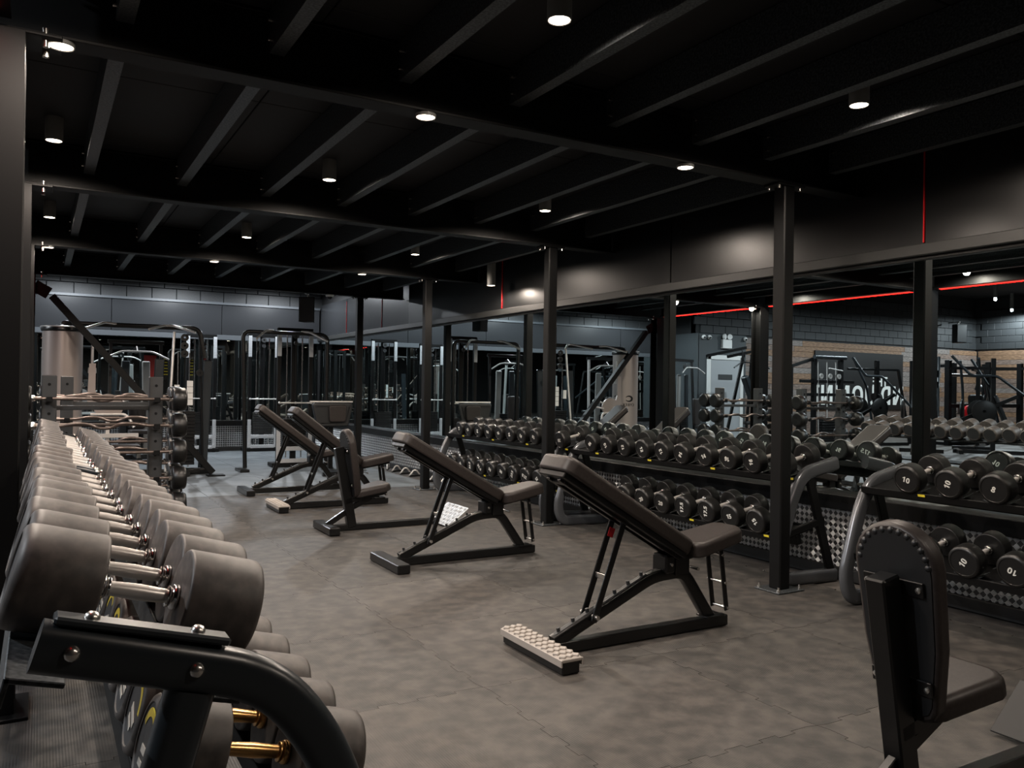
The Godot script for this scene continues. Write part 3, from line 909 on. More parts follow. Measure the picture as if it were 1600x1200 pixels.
func near_rack() -> void:
	var tilt := Basis(Vector3.BACK, deg_to_rad(-15))
	for r in 2:
		var z0 := -1.5 - r * 2.98
		var z1 := z0 - 2.86
		var o := thing("dumbbell_rack", "near slanted charcoal dumbbell rack of bent tube in the left foreground" if r == 0 else "second slanted dumbbell rack, behind the foreground one and before the barbell rack", "rack", Vector3.ZERO, 0, "slanted dumbbell racks on the open side")
		var c1 := Vector3(0.154, 0.82, 0)
		var c2 := Vector3(0.385, 0.445, 0)
		var path := bend([Vector3(0.0, 0.93, 0), Vector3(0.37, 0.82, 0), Vector3(0.485, 0.66, 0), Vector3(0.66, 0.05, 0)], 0.14, 7)
		var fb := MB.new()
		fb.tube(path, rsec(0.06, 0.085, 0.028, 5), Vector3(0.3, 1, 0))
		var fm := fb
		var pb := MB.new()
		pb.tube([Vector3(0.235, 0.82, -0.01), Vector3(0.02, 0.05, -0.01)], rsec(0.06, 0.085, 0.028, 5), Vector3(1, -0.3, 0))
		pb.tube([Vector3(-0.1, 0.035, 0), Vector3(0.7, 0.035, 0)], rsec(0.06, 0.07, 0.02, 3))
		var pm := pb
		for z in [z0, z1]:
			obj("end_frame", fm, M.frame_grey, o, Transform3D(Basis(), Vector3(0, 0, z)))
			obj("leg", pm, M.frame_grey, o, Transform3D(Basis(), Vector3(0, 0, z)))
			var kb := MB.new()
			kb.box(Vector3(0.16, 0.935, z), Vector3(0.28, 0.014, 0.05), tilt, 0.004)
			obj("mounting_plate", kb, M.frame_grey, o)
			kb = MB.new()
			for p in [0.075, 0.245]:
				var q: Vector3 = Vector3(0.16, 0.935, z) + tilt * Vector3(p - 0.16, 0.006, 0)
				kb.lathe([Vector2(0.013, 0), Vector2(0.012, 0.006), Vector2(0.007, 0.011), Vector2(0, 0.012)], Transform3D(tilt, q), 12)
			for p in [Vector3(0.05, 0.918, z + 0.03), Vector3(0.238, 0.862, z + 0.03)]: kb.lathe([Vector2(0.013, 0), Vector2(0.012, 0.006), Vector2(0.007, 0.011), Vector2(0, 0.012)], Transform3D(Basis(Vector3.RIGHT, PI / 2), p), 12)
			obj("button_bolt", kb, M.bolt, o)
		for t in 2:
			var c := c1 if t == 0 else c2
			var b := MB.new()
			for x in [-0.16, 0.13]:
				b.box(c + tilt * Vector3(x, 0.0, 0) + Vector3(0, 0, (z0 + z1) / 2), Vector3(0.09, 0.01, z0 - z1 - 0.05), tilt, 0.002)
				b.box(c + tilt * Vector3(x - 0.04, -0.02, 0) + Vector3(0, 0, (z0 + z1) / 2), Vector3(0.01, 0.05, z0 - z1 - 0.05), tilt, 0.002)
			obj("shelf_rail", b, M.galvanised if t == 0 else M.black_paint, o)
	var pro := {}
	for k in 27:
		var z := -1.8 - 0.215 * k
		var s := 0 if k < 5 else (1 if k < 13 else 2)
		var R: float = [0.1, 0.095, 0.09][s]
		if k >= 13 and k < 15: z -= 0.01
		var xf := Transform3D(tilt * Basis(Vector3.UP, rng.randf_range(-0.02, 0.02)) * Basis(Vector3.RIGHT, rng.randf_range(-3, 3)), Vector3(0.154, 0.82, 0) + tilt * Vector3(rng.randf_range(-0.012, 0.012), R + 0.01, 0) + Vector3(0, 0, z))
		var label := "worn grey-brown dumbbell on the top tier of the slanted racks, %s from front" % nth(k)
		if pro.has(s): dup(pro[s], "heavy_dumbbell", xf, label, "worn heavy dumbbells on the slanted racks")
		else:
			var d := dumbbell("heavy_dumbbell", R, [0.152, 0.145, 0.13][s], 0.13, true, "", 36)
			d.transform = xf
			pro[s] = d
			tag(d, label, "", "worn heavy dumbbells on the slanted racks")
	var low: Node3D = null
	for k in 12:
		var z := -1.82 - 0.215 * k
		var xf := Transform3D(tilt * Basis(Vector3.RIGHT, rng.randf_range(-0.4, 0.4)), Vector3(0.385, 0.445, 0) + tilt * Vector3(0, 0.112, 0) + Vector3(0, 0, z))
		var label := "dumbbell with yellow end print, lower tier of the slanted rack, %s from front" % nth(k)
		if low: dup(low, "heavy_dumbbell", xf, label, "printed heavy dumbbells on the lower tier")
		else:
			low = dumbbell("heavy_dumbbell", 0.102, 0.15, 0.13, true, "", 36)
			low.transform = xf
			tag(low, label, "", "printed heavy dumbbells on the lower tier")
			for hd in low.get_children():
				if str(hd.name).begins_with("handle") or str(hd.name).begins_with("collar"):
					hd.material_override = M.brass
					tag(hd, "brass coloured " + ("handle" if str(hd.name).begins_with("handle") else "collar"))
				if not str(hd.name).begins_with("head"): continue
				var b := MB.new()
				for i in 14:   # a yellow arc round the cap
					var a0 := 0.5 + i * 0.16
					var a1 := a0 + 0.16
					b.flat(Vector3(cos(a0) * 0.052, 0.1482, sin(a0) * 0.052), Vector3(cos(a1) * 0.052, 0.1482, sin(a1) * 0.052), Vector3(cos(a1) * 0.07, 0.1482, sin(a1) * 0.07), Vector3(cos(a0) * 0.07, 0.1482, sin(a0) * 0.07), Vector3.UP)
				obj("yellow_print", b, M.yellow_print, hd)
				b = MB.new()
				b.box(Vector3(-0.01, 0.148, -0.012), Vector3(0.07, 0.001, 0.016))
				b.box(Vector3(0.0, 0.148, -0.038), Vector3(0.05, 0.001, 0.012))
				obj("white_print", b, M.white_print, hd)

# ---------------------------------------------------------------- benches
func pad_outline(l: float, w0: float, w1: float, r: float) -> PackedVector2Array:   # from x = 0 (width w0) to l (width w1), corners cut round
	var p := PackedVector2Array()
	var cs := [[Vector2(r, -w0 / 2 + r), PI], [Vector2(l - r, -w1 / 2 + r), PI * 1.5], [Vector2(l - r, w1 / 2 - r), 0.0], [Vector2(r, w0 / 2 - r), PI * 0.5]]
	for c in cs:
		for i in 5: p.append(c[0] + Vector2(cos(c[1] + PI / 2 * i / 4), sin(c[1] + PI / 2 * i / 4)) * r)
	return p

func incline_bench(label: String, at: Vector3, ang: float) -> Node3D:
	var o := thing("adjustable_bench", label, "bench", at, 0, "black adjustable incline benches")
	var back_a := Vector3(0.93, 0.455, 0)
	var dirb := Vector3(-cos(ang), sin(ang), 0)
	var nb := Vector3(dirb.y, -dirb.x, 0)   # up off the pad
	nb = nb if nb.y > 0 else -nb
	var b := MB.new()
	b.cushion(pad_outline(0.99, 0.25, 0.29, 0.06), Transform3D(Basis(dirb, nb.cross(dirb), nb), back_a - nb * 0.012), 0.085, 0.026)
	obj("backrest", b, M.vinyl, o)
	b = MB.new()
	b.box(back_a + dirb * 0.5 - nb * 0.026, Vector3(0.93, 0.03, 0.23), Basis(dirb, nb, dirb.cross(nb)), 0.004)
	for z in [-0.05, 0.05]: b.beam(back_a + dirb * 0.02 - nb * 0.035 + Vector3(0, 0, z), back_a + dirb * 0.94 - nb * 0.035 + Vector3(0, 0, z), 0.03, 0.04, nb)
	b.box(back_a + dirb * 0.9 - nb * 0.03, Vector3(0.03, 0.05, 0.14), Basis(dirb, nb, dirb.cross(nb)), 0.003)
	obj("back_frame", b, M.black_gloss, o)
	var ds := Vector3(0.42, 0.075, 0).normalized()
	var ns := Vector3(-ds.y, ds.x, 0)
	b = MB.new()
	b.cushion(pad_outline(0.4, 0.3, 0.25, 0.07), Transform3D(Basis(ds, ns.cross(ds), ns), Vector3(0.945, 0.43, 0)), 0.085, 0.03)
	obj("seat", b, M.vinyl, o)
	b = MB.new()
	b.beam(Vector3(0.93, 0.415, 0), Vector3(1.3, 0.475, 0), 0.06, 0.03)
	b.box(Vector3(0.93, 0.385, 0), Vector3(0.1, 0.11, 0.09), Basis(), 0.006)
	b.box(Vector3(0.83, 0.4, 0), Vector3(0.07, 0.1, 0.12), Basis(), 0.01)
	obj("seat_frame", b, M.black_gloss, o)
	b = MB.new()
	var spine := bend([Vector3(0.11, 0.065, 0), Vector3(0.74, 0.335, 0), Vector3(0.96, 0.345, 0), Vector3(1.17, 0.05, 0)], 0.07, 4)
	b.tube(spine, rsec(0.055, 0.065, 0.008, 2), Vector3(-0.4, 1, 0))
	obj("spine", b, M.black_gloss, o)
	b = MB.new()
	b.box(Vector3(0.67, 0.035, 0), Vector3(1.24, 0.06, 0.06), Basis(), 0.005)
	b.box(Vector3(1.18, 0.071, 0), Vector3(0.13, 0.012, 0.1), Basis(), 0.003)
	obj("base_rail", b, M.black_gloss, o)
	b = MB.new()
	for k in 7:
		var p: Vector3 = Vector3(0.15, 0.105, 0).lerp(Vector3(0.68, 0.335, 0), k / 6.0)
		b.cyl(p - Vector3(0, 0.02, 0), p + Vector3(-0.012, 0.03, 0), 0.01, 8)
	b.beam(Vector3(0.12, 0.1, 0), Vector3(0.7, 0.352, 0), 0.03, 0.012)
	obj("peg_ladder", b, M.dark_grey, o)
	var st: Vector3 = back_a + dirb * 0.46 - nb * 0.05
	for z in [-0.05, 0.05]:
		b = MB.new()
		b.beam(Vector3(st.x, st.y, z), Vector3(0.325, 0.15, z), 0.012, 0.035, Vector3.RIGHT)
		b.cyl(Vector3(st.x, st.y, z - 0.012), Vector3(st.x, st.y, z + 0.012), 0.016, 8)
		obj("strut", b, M.black_gloss, o)
	b = MB.new()
	b.cyl(Vector3(0.335, 0.175, -0.075), Vector3(0.335, 0.175, 0.075), 0.012, 10)
	b.box(Vector3(0.41, 0.37, 0), Vector3(0.02, 0.03, 0.11), Basis(), 0.003)
	obj("strut_pin", b, M.bolt, o)
	for z in [-0.055, 0.055]:
		b = MB.new()
		b.beam(Vector3(1.2, 0.45, z), Vector3(1.25, 0.1, z), 0.012, 0.03, Vector3.RIGHT)
		obj("seat_strut", b, M.black_gloss, o)
	b = MB.new()
	for p in [Vector3(1.205, 0.42, 0), Vector3(1.25, 0.115, 0), Vector3(1.228, 0.26, 0), Vector3(0.83, 0.4, 0), Vector3(1.02, 0.36, 0)]:
		b.cyl(p - Vector3(0, 0, 0.07), p + Vector3(0, 0, 0.07), 0.009, 8)
	obj("pivot_bolt", b, M.bolt, o)
	b = MB.new()
	b.box(Vector3(0.03, 0.035, 0), Vector3(0.1, 0.065, 0.57), Basis(), 0.006)
	obj("foot_bar", b, M.black_gloss, o)
	return o

func benches() -> void:
	var b: MB
	var lab := ["black incline bench nearest the camera, with a white tread foot, seat towards the mirror", "black incline bench second from the camera, standing on a plain black foot bar", "black incline bench behind the upright bench, with a white tread foot", "farthest black incline bench, at the edge of the smooth grey floor"]
	var at := [Vector3(2.16, 0, -3.48), Vector3(2.25, 0, -5.74), Vector3(2.2, 0, -8.88), Vector3(2.18, 0, -10.33)]
	for i in 4:
		var d := incline_bench(lab[i], at[i], deg_to_rad([30.7, 30.0, 38.0, 37.0][i]))
		if i % 2 == 0: white_foot(d)
		if i == 0:
			b = MB.new()
			b.box(Vector3(0.5, 0.585, -0.05), Vector3(0.04, 0.05, 0.016), Basis(Vector3.BACK, -0.36), 0.002)
			obj("red_sticker", b, M.red_paint, d)
	# upright benches
	var s := thing("upright_bench", "upright utility bench in the right foreground, seen from behind its tall rounded backrest", "bench", Vector3(2.175, 0, -1.65), 0, "upright utility benches")
	b = MB.new()
	b.box(Vector3(0.03, 0.04, 0), Vector3(0.1, 0.07, 0.52), Basis(), 0.008)
	obj("foot_bar", b, M.black_gloss, s)
	b = MB.new()
	b.beam(Vector3(0.27, 0.03, 0), Vector3(0.134, 0.775, 0), 0.07, 0.085, Vector3.RIGHT, 0.006)
	b.beam(Vector3(0.03, 0.06, 0), Vector3(0.24, 0.19, 0), 0.03, 0.05)
	obj("post", b, M.black_gloss, s)
	b = MB.new()
	b.box(Vector3(0.62, 0.032, 0), Vector3(1.14, 0.055, 0.06), Basis(), 0.005)
	obj("base_rail", b, M.black_gloss, s)
	var bd := Vector3(0.1, -0.63, 0).normalized()
	var bn := Vector3(0.63, 0.1, 0).normalized()
	var ol := PackedVector2Array()
	for i in 13: ol.append(Vector2(0.14 - 0.14 * sin(PI * i / 12), 0.145 * cos(PI * i / 12)))
	for p in [Vector2(0.4, -0.135), Vector2(0.6, -0.105), Vector2(0.63, -0.09), Vector2(0.645, -0.06), Vector2(0.645, 0.06), Vector2(0.63, 0.09), Vector2(0.6, 0.105), Vector2(0.4, 0.135)]: ol.append(p)
	b = MB.new()
	b.cushion(ol, Transform3D(Basis(bd, bn.cross(bd), bn), Vector3(0.17, 0.94, 0)), 0.07, 0.03)
	obj("backrest", b, M.vinyl, s)
	b = MB.new()
	var ins := PackedVector2Array()
	for p in ol: ins.append(Vector2(0.32, 0) + (p - Vector2(0.32, 0)) * Vector2(0.93, 0.88))
	b.prism(ins, Transform3D(Basis(bd, bn.cross(bd), bn), Vector3(0.166, 0.94, 0)), 0.006)
	obj("back_cover", b, M.vinyl_back, s)
	b = MB.new()
	for q in [0.2, 0.52]:
		b.box(Vector3(0.165, 0.94, 0) + bd * q - bn * 0.006, Vector3(0.05, 0.008, 0.21), Basis(bd, bn, bd.cross(bn)), 0.002)
	obj("bracket", b, M.black_gloss, s)
	b = MB.new()
	for q in [0.2, 0.52]:
		for z in [-0.09, 0.09]:
			var p: Vector3 = Vector3(0.165, 0.94, z) + bd * q - bn * 0.01
			b.lathe([Vector2(0.01, 0), Vector2(0.009, 0.005), Vector2(0, 0.008)], Transform3D(Basis(bd, -bn, bd.cross(-bn)), p), 10)
	obj("button_bolt", b, M.bolt, s)
	b = MB.new()
	for i in 13:   # gathered pleats of the cover round the top of the back
		var a := PI * (i + 0.5) / 13
		var c: Vector3 = Vector3(0.1745, 0.94, 0) + bd * (0.14 - 0.116 * sin(a)) + bn.cross(bd) * 0.12 * cos(a)
		b.ball(c, 0.0135, 8)
	obj("pleat", b, M.vinyl_back, s)
	var sd := Vector3(0.36, 0.075, 0).normalized()
	var sn := Vector3(-sd.y, sd.x, 0)
	b = MB.new()
	b.cushion(pad_outline(0.36, 0.22, 0.31, 0.08), Transform3D(Basis(sd, sn.cross(sd), sn), Vector3(0.27, 0.3, 0)), 0.075, 0.035)
	obj("seat", b, M.vinyl, s)
	b = MB.new()
	b.beam(Vector3(0.2, 0.27, 0), Vector3(0.58, 0.345, 0), 0.07, 0.05)
	b.beam(Vector3(0.24, 0.2, 0), Vector3(0.46, 0.3, 0), 0.04, 0.05)
	obj("seat_frame", b, M.black_gloss, s)
	var d := dup(s, "upright_bench", Transform3D(Basis(), Vector3(2.27, 0, -7.36)), "upright utility bench farther back between two incline benches, with a bright tread plate footrest", "upright utility benches")
	b = MB.new()
	b.box(Vector3(1.22, 0.1, 0), Vector3(0.27, 0.008, 0.46), Basis(Vector3.BACK, deg_to_rad(38)), 0.002)
	obj("footrest", b, M.skirting, s, Transform3D(Basis(), Vector3(0.0, 0, 0.02)))
	tag(s.get_child(s.get_child_count() - 1), "black rubber covered footrest")
	var ft := obj("footrest", b, M.tread, d, Transform3D(Basis(), Vector3(0.0, 0, 0.1)))
	tag(ft, "bright tread plate footrest")
	tread_cells(ft, Transform3D(Basis(Vector3.BACK, deg_to_rad(38)) * Basis(Vector3(1, 0, 0), Vector3(0, 0, -1), Vector3(0, 1, 0)), Vector3(1.22, 0.1, 0)) * Transform3D(Basis(), Vector3(-0.132, -0.22, 0.004)), 6, 10, 0.0435)

func white_foot(d: Node3D) -> void:   # a sleeve of pale tread over the foot bar, with rows of lugs
	var b := MB.new()
	b.box(Vector3(0.03, 0.072, 0), Vector3(0.115, 0.02, 0.585), Basis(), 0.005)
	for x in [-0.028, 0.0885]: b.box(Vector3(x, 0.06, 0), Vector3(0.008, 0.035, 0.585), Basis(), 0.002)
	for i in 11:
		for j in 3:
			b.box(Vector3(-0.008 + j * 0.037, 0.084, -0.265 + i * 0.053), Vector3(0.032, 0.016, 0.03), Basis(Vector3.UP, 0.7 * (1 if (i + j) % 2 else -1)), 0.004)
		b.box(Vector3(0.091, 0.06, -0.265 + i * 0.053), Vector3(0.008, 0.026, 0.034), Basis(Vector3.RIGHT, 0.5), 0.002)
	tag(obj("foot_sleeve", b, M.white_tread, d), "off-white studded sleeve over the foot bar")

# ---------------------------------------------------------------- fixed barbells
func barbell(curl: bool, L: float) -> Node3D:
	var o := thing("fixed_barbell", "barbell", "barbell")
	var pts := []
	if curl:
		for p in [[-0.5, 0], [-0.3, 0], [-0.22, 0.022], [-0.12, 0.022], [-0.05, -0.022], [0.05, -0.022], [0.12, 0.022], [0.22, 0.022], [0.3, 0], [0.5, 0]]: pts.append(Vector3(p[0] * L, p[1], p[1] * 0.6))
		pts = bend(pts, 0.05, 3)
	else: pts = [Vector3(-L / 2, 0, 0), Vector3(L / 2, 0, 0)]
	var b := MB.new()
	b.pipe(pts, 0.0145, 10)
	obj("bar", b, M.bar_steel, o)
	for s in [-1.0, 1.0]:
		b = MB.new()
		var R := 0.105
		b.lathe([Vector2(0, 0), Vector2(R - 0.012, 0), Vector2(R, 0.01), Vector2(R, 0.1), Vector2(R - 0.014, 0.115), Vector2(R * 0.7, 0.115), Vector2(0, 0.112)], Transform3D(Basis(Vector3(0, 0, 1) * s, Vector3(s, 0, 0), Vector3(0, 1, 0)), Vector3(s * L / 2, 0, 0)), 24)
		obj("head", b, M.rubber_new, o)
	b = MB.new()
	for s in [-1.0, 1.0]: b.lathe([Vector2(0.014, 0), Vector2(0.024, 0.002), Vector2(0.026, 0.02), Vector2(0.026, 0.03)], Transform3D(Basis(Vector3(0, 0, 1) * s, Vector3(s, 0, 0), Vector3(0, 1, 0)), Vector3(s * (L / 2 - 0.03), 0, 0)), 12)
	obj("collar", b, M.chrome, o)
	return o

func bar_racks() -> void:
	var st := barbell(false, 1.1)
	var cu := barbell(true, 1.1)
	var used := [false, false]
	for r in 2:
		var at := Vector3(0.49, 0, -8.05) if r == 0 else Vector3(0.66, 0, -9.5)
		var o := thing("barbell_rack", "grey upright barbell rack behind the slanted dumbbell racks" if r == 0 else "second grey barbell rack, standing behind the first one", "rack", at, 0, "barbell racks")
		for x in [-0.42, 0.42]:
			var b := MB.new()
			b.box(Vector3(x, 0.72, 0), Vector3(0.115, 1.36, 0.1), Basis(), 0.006)
			obj("upright", b, M.dark_grey, o)
			b = MB.new()
			for k in 9:
				for s in [-1.0, 1.0]: b.cyl(Vector3(x, 0.32 + k * 0.125, 0.048 * s), Vector3(x, 0.32 + k * 0.125, 0.053 * s), 0.013, 8)
			obj("hole_plug", b, M.black_paint, o)
			var f := MB.new()
			f.box(Vector3(x, 0.035, 0), Vector3(0.08, 0.06, 0.9), Basis(), 0.005)
			obj("foot", f, M.dark_grey, o)
		var c := MB.new()
		for y in [1.12, 0.4]: c.beam(Vector3(-0.42, y, 0.0), Vector3(0.42, y, 0.0), 0.04, 0.04)
		obj("cross_member", c, M.dark_grey, o)
		for k in 5:
			for s in [1.0, -1.0]:
				var y := 1.2 - k * 0.235
				var zf := 0.115 + k * 0.012
				var hk := MB.new()
				for x in [-0.42, 0.42]:
					hk.box(Vector3(x, y - 0.022, s * (zf - 0.01)), Vector3(0.05, 0.012, 0.09), Basis(), 0.002)
					hk.box(Vector3(x, y - 0.005, s * (zf + 0.03)), Vector3(0.05, 0.04, 0.012), Basis(), 0.002)
				obj("bar_hook", hk, M.black_paint, o)
				var curl := (k + (0 if s > 0 else 1)) % 2 == 1
				var xf := Transform3D(Basis(Vector3.UP, 0.0), at + Vector3(0, y, s * zf))
				var label := "%s barbell, %s from top on the %s side of the %s barbell rack" % ["wavy curl" if curl else "straight", nth(k), "camera" if s > 0 else "far", "first" if r == 0 else "second"]
				var src := cu if curl else st
				if not used[1 if curl else 0]:
					used[1 if curl else 0] = true
					src.transform = xf
					tag(src, label, "", "fixed barbells on the barbell racks")
				else:
					dup(src, "fixed_barbell", xf, label, "fixed barbells on the barbell racks")

# ---------------------------------------------------------------- cable machines at the far end
func pulley(b: MB, c: Vector3, r := 0.05, ax := Vector3.BACK) -> void:
	var y := ax.normalized()
	var x := y.cross(Vector3.UP if absf(y.y) < 0.9 else Vector3.RIGHT).normalized()
	b.lathe([Vector2(r * 0.3, -0.012), Vector2(r, -0.012), Vector2(r, -0.008), Vector2(r * 0.82, 0), Vector2(r, 0.008), Vector2(r, 0.012), Vector2(r * 0.3, 0.012)], Transform3D(Basis(x, y, x.cross(y)), c), 16)

func cable_tower(label: String, at: Vector3, turn: float, h: float, w: float) -> Node3D:   # a weight stack column with tread plate corner strips
	var o := thing("cable_tower", label, "gym machine", at, turn, "cable towers with tread plate strips")
	for s in [-1.0, 1.0]:
		var b := MB.new()
		b.beam(Vector3(s * w / 2, 0, 0), Vector3(s * w / 2, h, 0), 0.06, 0.06, Vector3.BACK)
		obj("upright", b, M.black_paint, o)
		for q in [[h - 0.46, 0.42], [0.08, 0.56]]:
			b = MB.new()
			b.box(Vector3(s * w / 2, q[0] + q[1] / 2, 0.034), Vector3(0.066, q[1], 0.006), Basis(), 0.001)
			for k in int(q[1] / 0.05): b.box(Vector3(s * w / 2, q[0] + 0.025 + k * 0.05, 0.039), Vector3(0.034, 0.016, 0.006), Basis(Vector3.BACK, 0.7 * (1 if k % 2 else -1)), 0.001)
			obj("tread_strip", b, M.tread_strip, o)
		b = MB.new()
		b.cyl(Vector3(s * w * 0.24, 0.15, -0.02), Vector3(s * w * 0.24, h - 0.08, -0.02), 0.011, 10)
		obj("guide_rod", b, M.chrome, o)
	var b := MB.new()
	for y in [0.05, h - 0.03]: b.box(Vector3(0, y, 0), Vector3(w + 0.06, 0.07, 0.07), Basis(), 0.004)
	b.box(Vector3(0, 0.04, -0.1), Vector3(w + 0.2, 0.06, 0.3), Basis(), 0.004)
	obj("cross_head", b, M.black_paint, o)
	b = MB.new()
	b.beam(Vector3(0, 0.1, -0.06), Vector3(0, h, -0.06), 0.09, 0.05, Vector3.BACK)
	obj("back_column", b, M.black_paint, o)
	for y in [0.1, 0.3]:
		b = MB.new()
		b.box(Vector3(0, y, 0.03), Vector3(w - 0.06, 0.07, 0.02), Basis(), 0.002)
		for k in 6: b.box(Vector3(-w * 0.36 + k * w * 0.145, y, 0.042), Vector3(0.04, 0.018, 0.006), Basis(Vector3.BACK, 0.7 * (1 if k % 2 else -1)), 0.001)
		obj("tread_kick_plate", b, M.tread_strip, o)
	for k in 13:
		b = MB.new()
		b.box(Vector3(0, 0.36 + k * 0.034, -0.02), Vector3(w - 0.14, 0.031, 0.1), Basis(), 0.003)
		obj("weight_plate", b, M.black_gloss, o)
	b = MB.new()
	pulley(b, Vector3(0, h - 0.12, 0.05))
	pulley(b, Vector3(0, h - 0.24, 0.05), 0.035)
	obj("pulley", b, M.dark_grey, o)
	b = MB.new()
	b.pipe([Vector3(0, h - 0.2, 0.06), Vector3(0, 0.82, 0.02)], 0.005, 6)
	obj("cable", b, M.black_gloss, o)
	b = MB.new()
	b.cyl(Vector3(-w / 2 - 0.02, 1.05, 0.08), Vector3(w / 2 + 0.02, 1.05, 0.08), 0.012, 10)
	for x in [-w / 2, 0.0, w / 2]: b.ball(Vector3(x, 1.05, 0.08), 0.022, 8)
	obj("handle_bar", b, M.satin_chrome, o)
	return o

func stations() -> void:
	cable_tower("tall cable tower with tread plate strips against the far wall, left of the corner", Vector3(3.88, 0, -16.75), 0, 2.35, 0.52)
	cable_tower("cable tower with tread plate strips nearer the camera, below the corner loudspeaker", Vector3(3.63, 0, -13.45), 0, 2.27, 0.52)
	cable_tower("cable tower at the far left of the row, beside the stacked lat station", Vector3(2.72, 0, -16.85), 0, 2.3, 0.5)
	# the big station with its steel drum
	var o := thing("drum_station", "multi-station cable machine with a tall beige steel drum and an overhead pull-up arch", "gym machine", Vector3(0.265, 0, -12.95))
	var b := MB.new()
	b.lathe([Vector2(0.235, 0.06), Vector2(0.25, 0.06), Vector2(0.25, 2.04), Vector2(0.235, 2.04)], Transform3D(), 48)
	var drum := obj("drum_shroud", b, M.drum, o)
	b = MB.new()
	b.lathe([Vector2(0, 2.03), Vector2(0.25, 2.03), Vector2(0.268, 2.04), Vector2(0.272, 2.07), Vector2(0.262, 2.1), Vector2(0.235, 2.11), Vector2(0, 2.115)], Transform3D(), 48)
	obj("drum_lid", b, M.black_gloss, o)
	b = MB.new()
	b.lathe([Vector2(0.266, 2.085), Vector2(0.276, 2.09), Vector2(0.276, 2.1), Vector2(0.262, 2.106)], Transform3D(), 48)
	obj("lid_ring", b, M.satin_chrome, o)
	b = MB.new()
	b.lathe([Vector2(0, 0), Vector2(0.29, 0), Vector2(0.29, 0.05), Vector2(0.27, 0.06), Vector2(0, 0.06)], Transform3D(), 40)
	obj("drum_foot", b, M.black_gloss, o)
	for f in [0.35, 1.45]:   # the maker's mark faces the hall and the mirror
		b = MB.new()
		for i in 22:
			var a0 := 0.5 + i * 0.24
			var a1 := a0 + 0.24
			var w0 := 0.004 + 0.014 * sin(PI * i / 22.0)
			var w1 := 0.004 + 0.014 * sin(PI * (i + 1) / 22.0)
			var P := func(a: float, r: float) -> Vector3:
				var x := cos(a) * r * 1.3
				var th: float = f + x / 0.25
				return Vector3(sin(th) * 0.2515, 1.17 + sin(a) * r, cos(th) * 0.2515)
			var nn := Vector3(sin(f), 0, cos(f))
			b.flat(P.call(a0, 0.05 - w0), P.call(a1, 0.05 - w1), P.call(a1, 0.05 + w1), P.call(a0, 0.05 + w0), nn)
		obj("ring_mark", b, M.black_gloss, drum)
		for k in 5:
			var th: float = f + (k - 2) * 0.19
			lettering("CYBEX"[k], 0.055, M.black_gloss, drum, Transform3D(Basis(Vector3.UP, th), Vector3(sin(th) * 0.2508, 1.05, cos(th) * 0.2508)), "letter")
	b = MB.new()
	b.tube(bend([Vector3(0.0, 2.08, -0.05), Vector3(0.0, 2.16, -0.05), Vector3(1.78, 2.16, 0.06), Vector3(1.86, 1.72, 0.06)], 0.12, 6), rsec(0.07, 0.07, 0.02, 3), Vector3.BACK)
	obj("overhead_arch", b, M.black_gloss, o)
	for x in [0.42, 1.2]:
		b = MB.new()
		b.pipe(bend([Vector3(x - 0.14, 2.1, 0.36), Vector3(x + 0.1, 2.185, 0.06), Vector3(x + 0.22, 2.185, 0.06), Vector3(x + 0.48, 2.08, 0.36)] if x > 1 else [Vector3(x - 0.2, 2.06, 0.36), Vector3(x + 0.1, 2.19, 0.06), Vector3(x + 0.28, 2.17, 0.0)], 0.05, 3), 0.017, 10)
		obj("pull_up_grip", b, M.satin_chrome, o)
	for s in [0, 1]:
		b = MB.new()
		b.pipe([Vector3(1.44 + s * 0.36, 2.1, 0.02), Vector3(1.33 + s * 0.54, 0.06, 0.16 - s * 0.2)], 0.02, 10)
		obj("front_post", b, M.satin_chrome if s == 0 else M.black_gloss, o)
	b = MB.new()
	for y in [2.02, 1.9, 1.78]: pulley(b, Vector3(1.58, y, 0.05), 0.055)
	pulley(b, Vector3(1.79, 1.5, 0.1), 0.05)
	obj("pulley", b, M.black_gloss, o)
	for x in [1.2, 1.88]:
		b = MB.new()
		b.beam(Vector3(x, 0.06, -0.1), Vector3(x + 0.06, 1.7, -0.1), 0.13, 0.04, Vector3.BACK, 0.012)
		obj("side_shroud", b, M.frame_grey, o)
	for k in 16:
		b = MB.new()
		b.box(Vector3(1.58, 0.16 + k * 0.05, 0.0), Vector3(0.32, 0.046, 0.12), Basis(), 0.003)
		obj("weight_plate", b, M.black_gloss, o)
	b = MB.new()
	for k in 4: b.box(Vector3(1.66, 1.34 - k * 0.092, 0.07), Vector3(0.085, 0.086, 0.006))
	b.box(Vector3(1.48, 1.24, 0.07), Vector3(0.07, 0.16, 0.006))
	obj("instruction_label", b, M.white_plastic, o)
	b = MB.new()
	for x in [1.5, 1.66]: b.cyl(Vector3(x, 0.1, 0.0), Vector3(x, 1.8, 0.0), 0.01, 8)
	obj("guide_rod", b, M.chrome, o)
	b = MB.new()
	b.tube([Vector3(0.2, 0.05, 0.1), Vector3(1.95, 0.05, 0.1)], rsec(0.09, 0.09, 0.02, 3))
	b.tube([Vector3(1.58, 0.05, -0.3), Vector3(1.58, 0.05, 0.45)], rsec(0.09, 0.09, 0.02, 3))
	obj("base_frame", b, M.black_gloss, o)
	b = MB.new()
	b.pipe(bend([Vector3(0.36, 1.9, 0.2), Vector3(0.36, 1.5, 0.2)], 0.05, 2), 0.018, 8)
	b.lathe([Vector2(0.045, 0), Vector2(0.055, 0.01), Vector2(0.05, 0.08), Vector2(0, 0.085)], Transform3D(Basis(), Vector3(0.36, 1.46, 0.2)), 16)
	obj("cable_sheath", b, M.satin_chrome, o)
	# the swivelling cam plate and press arm beside the drum
	b = MB.new()
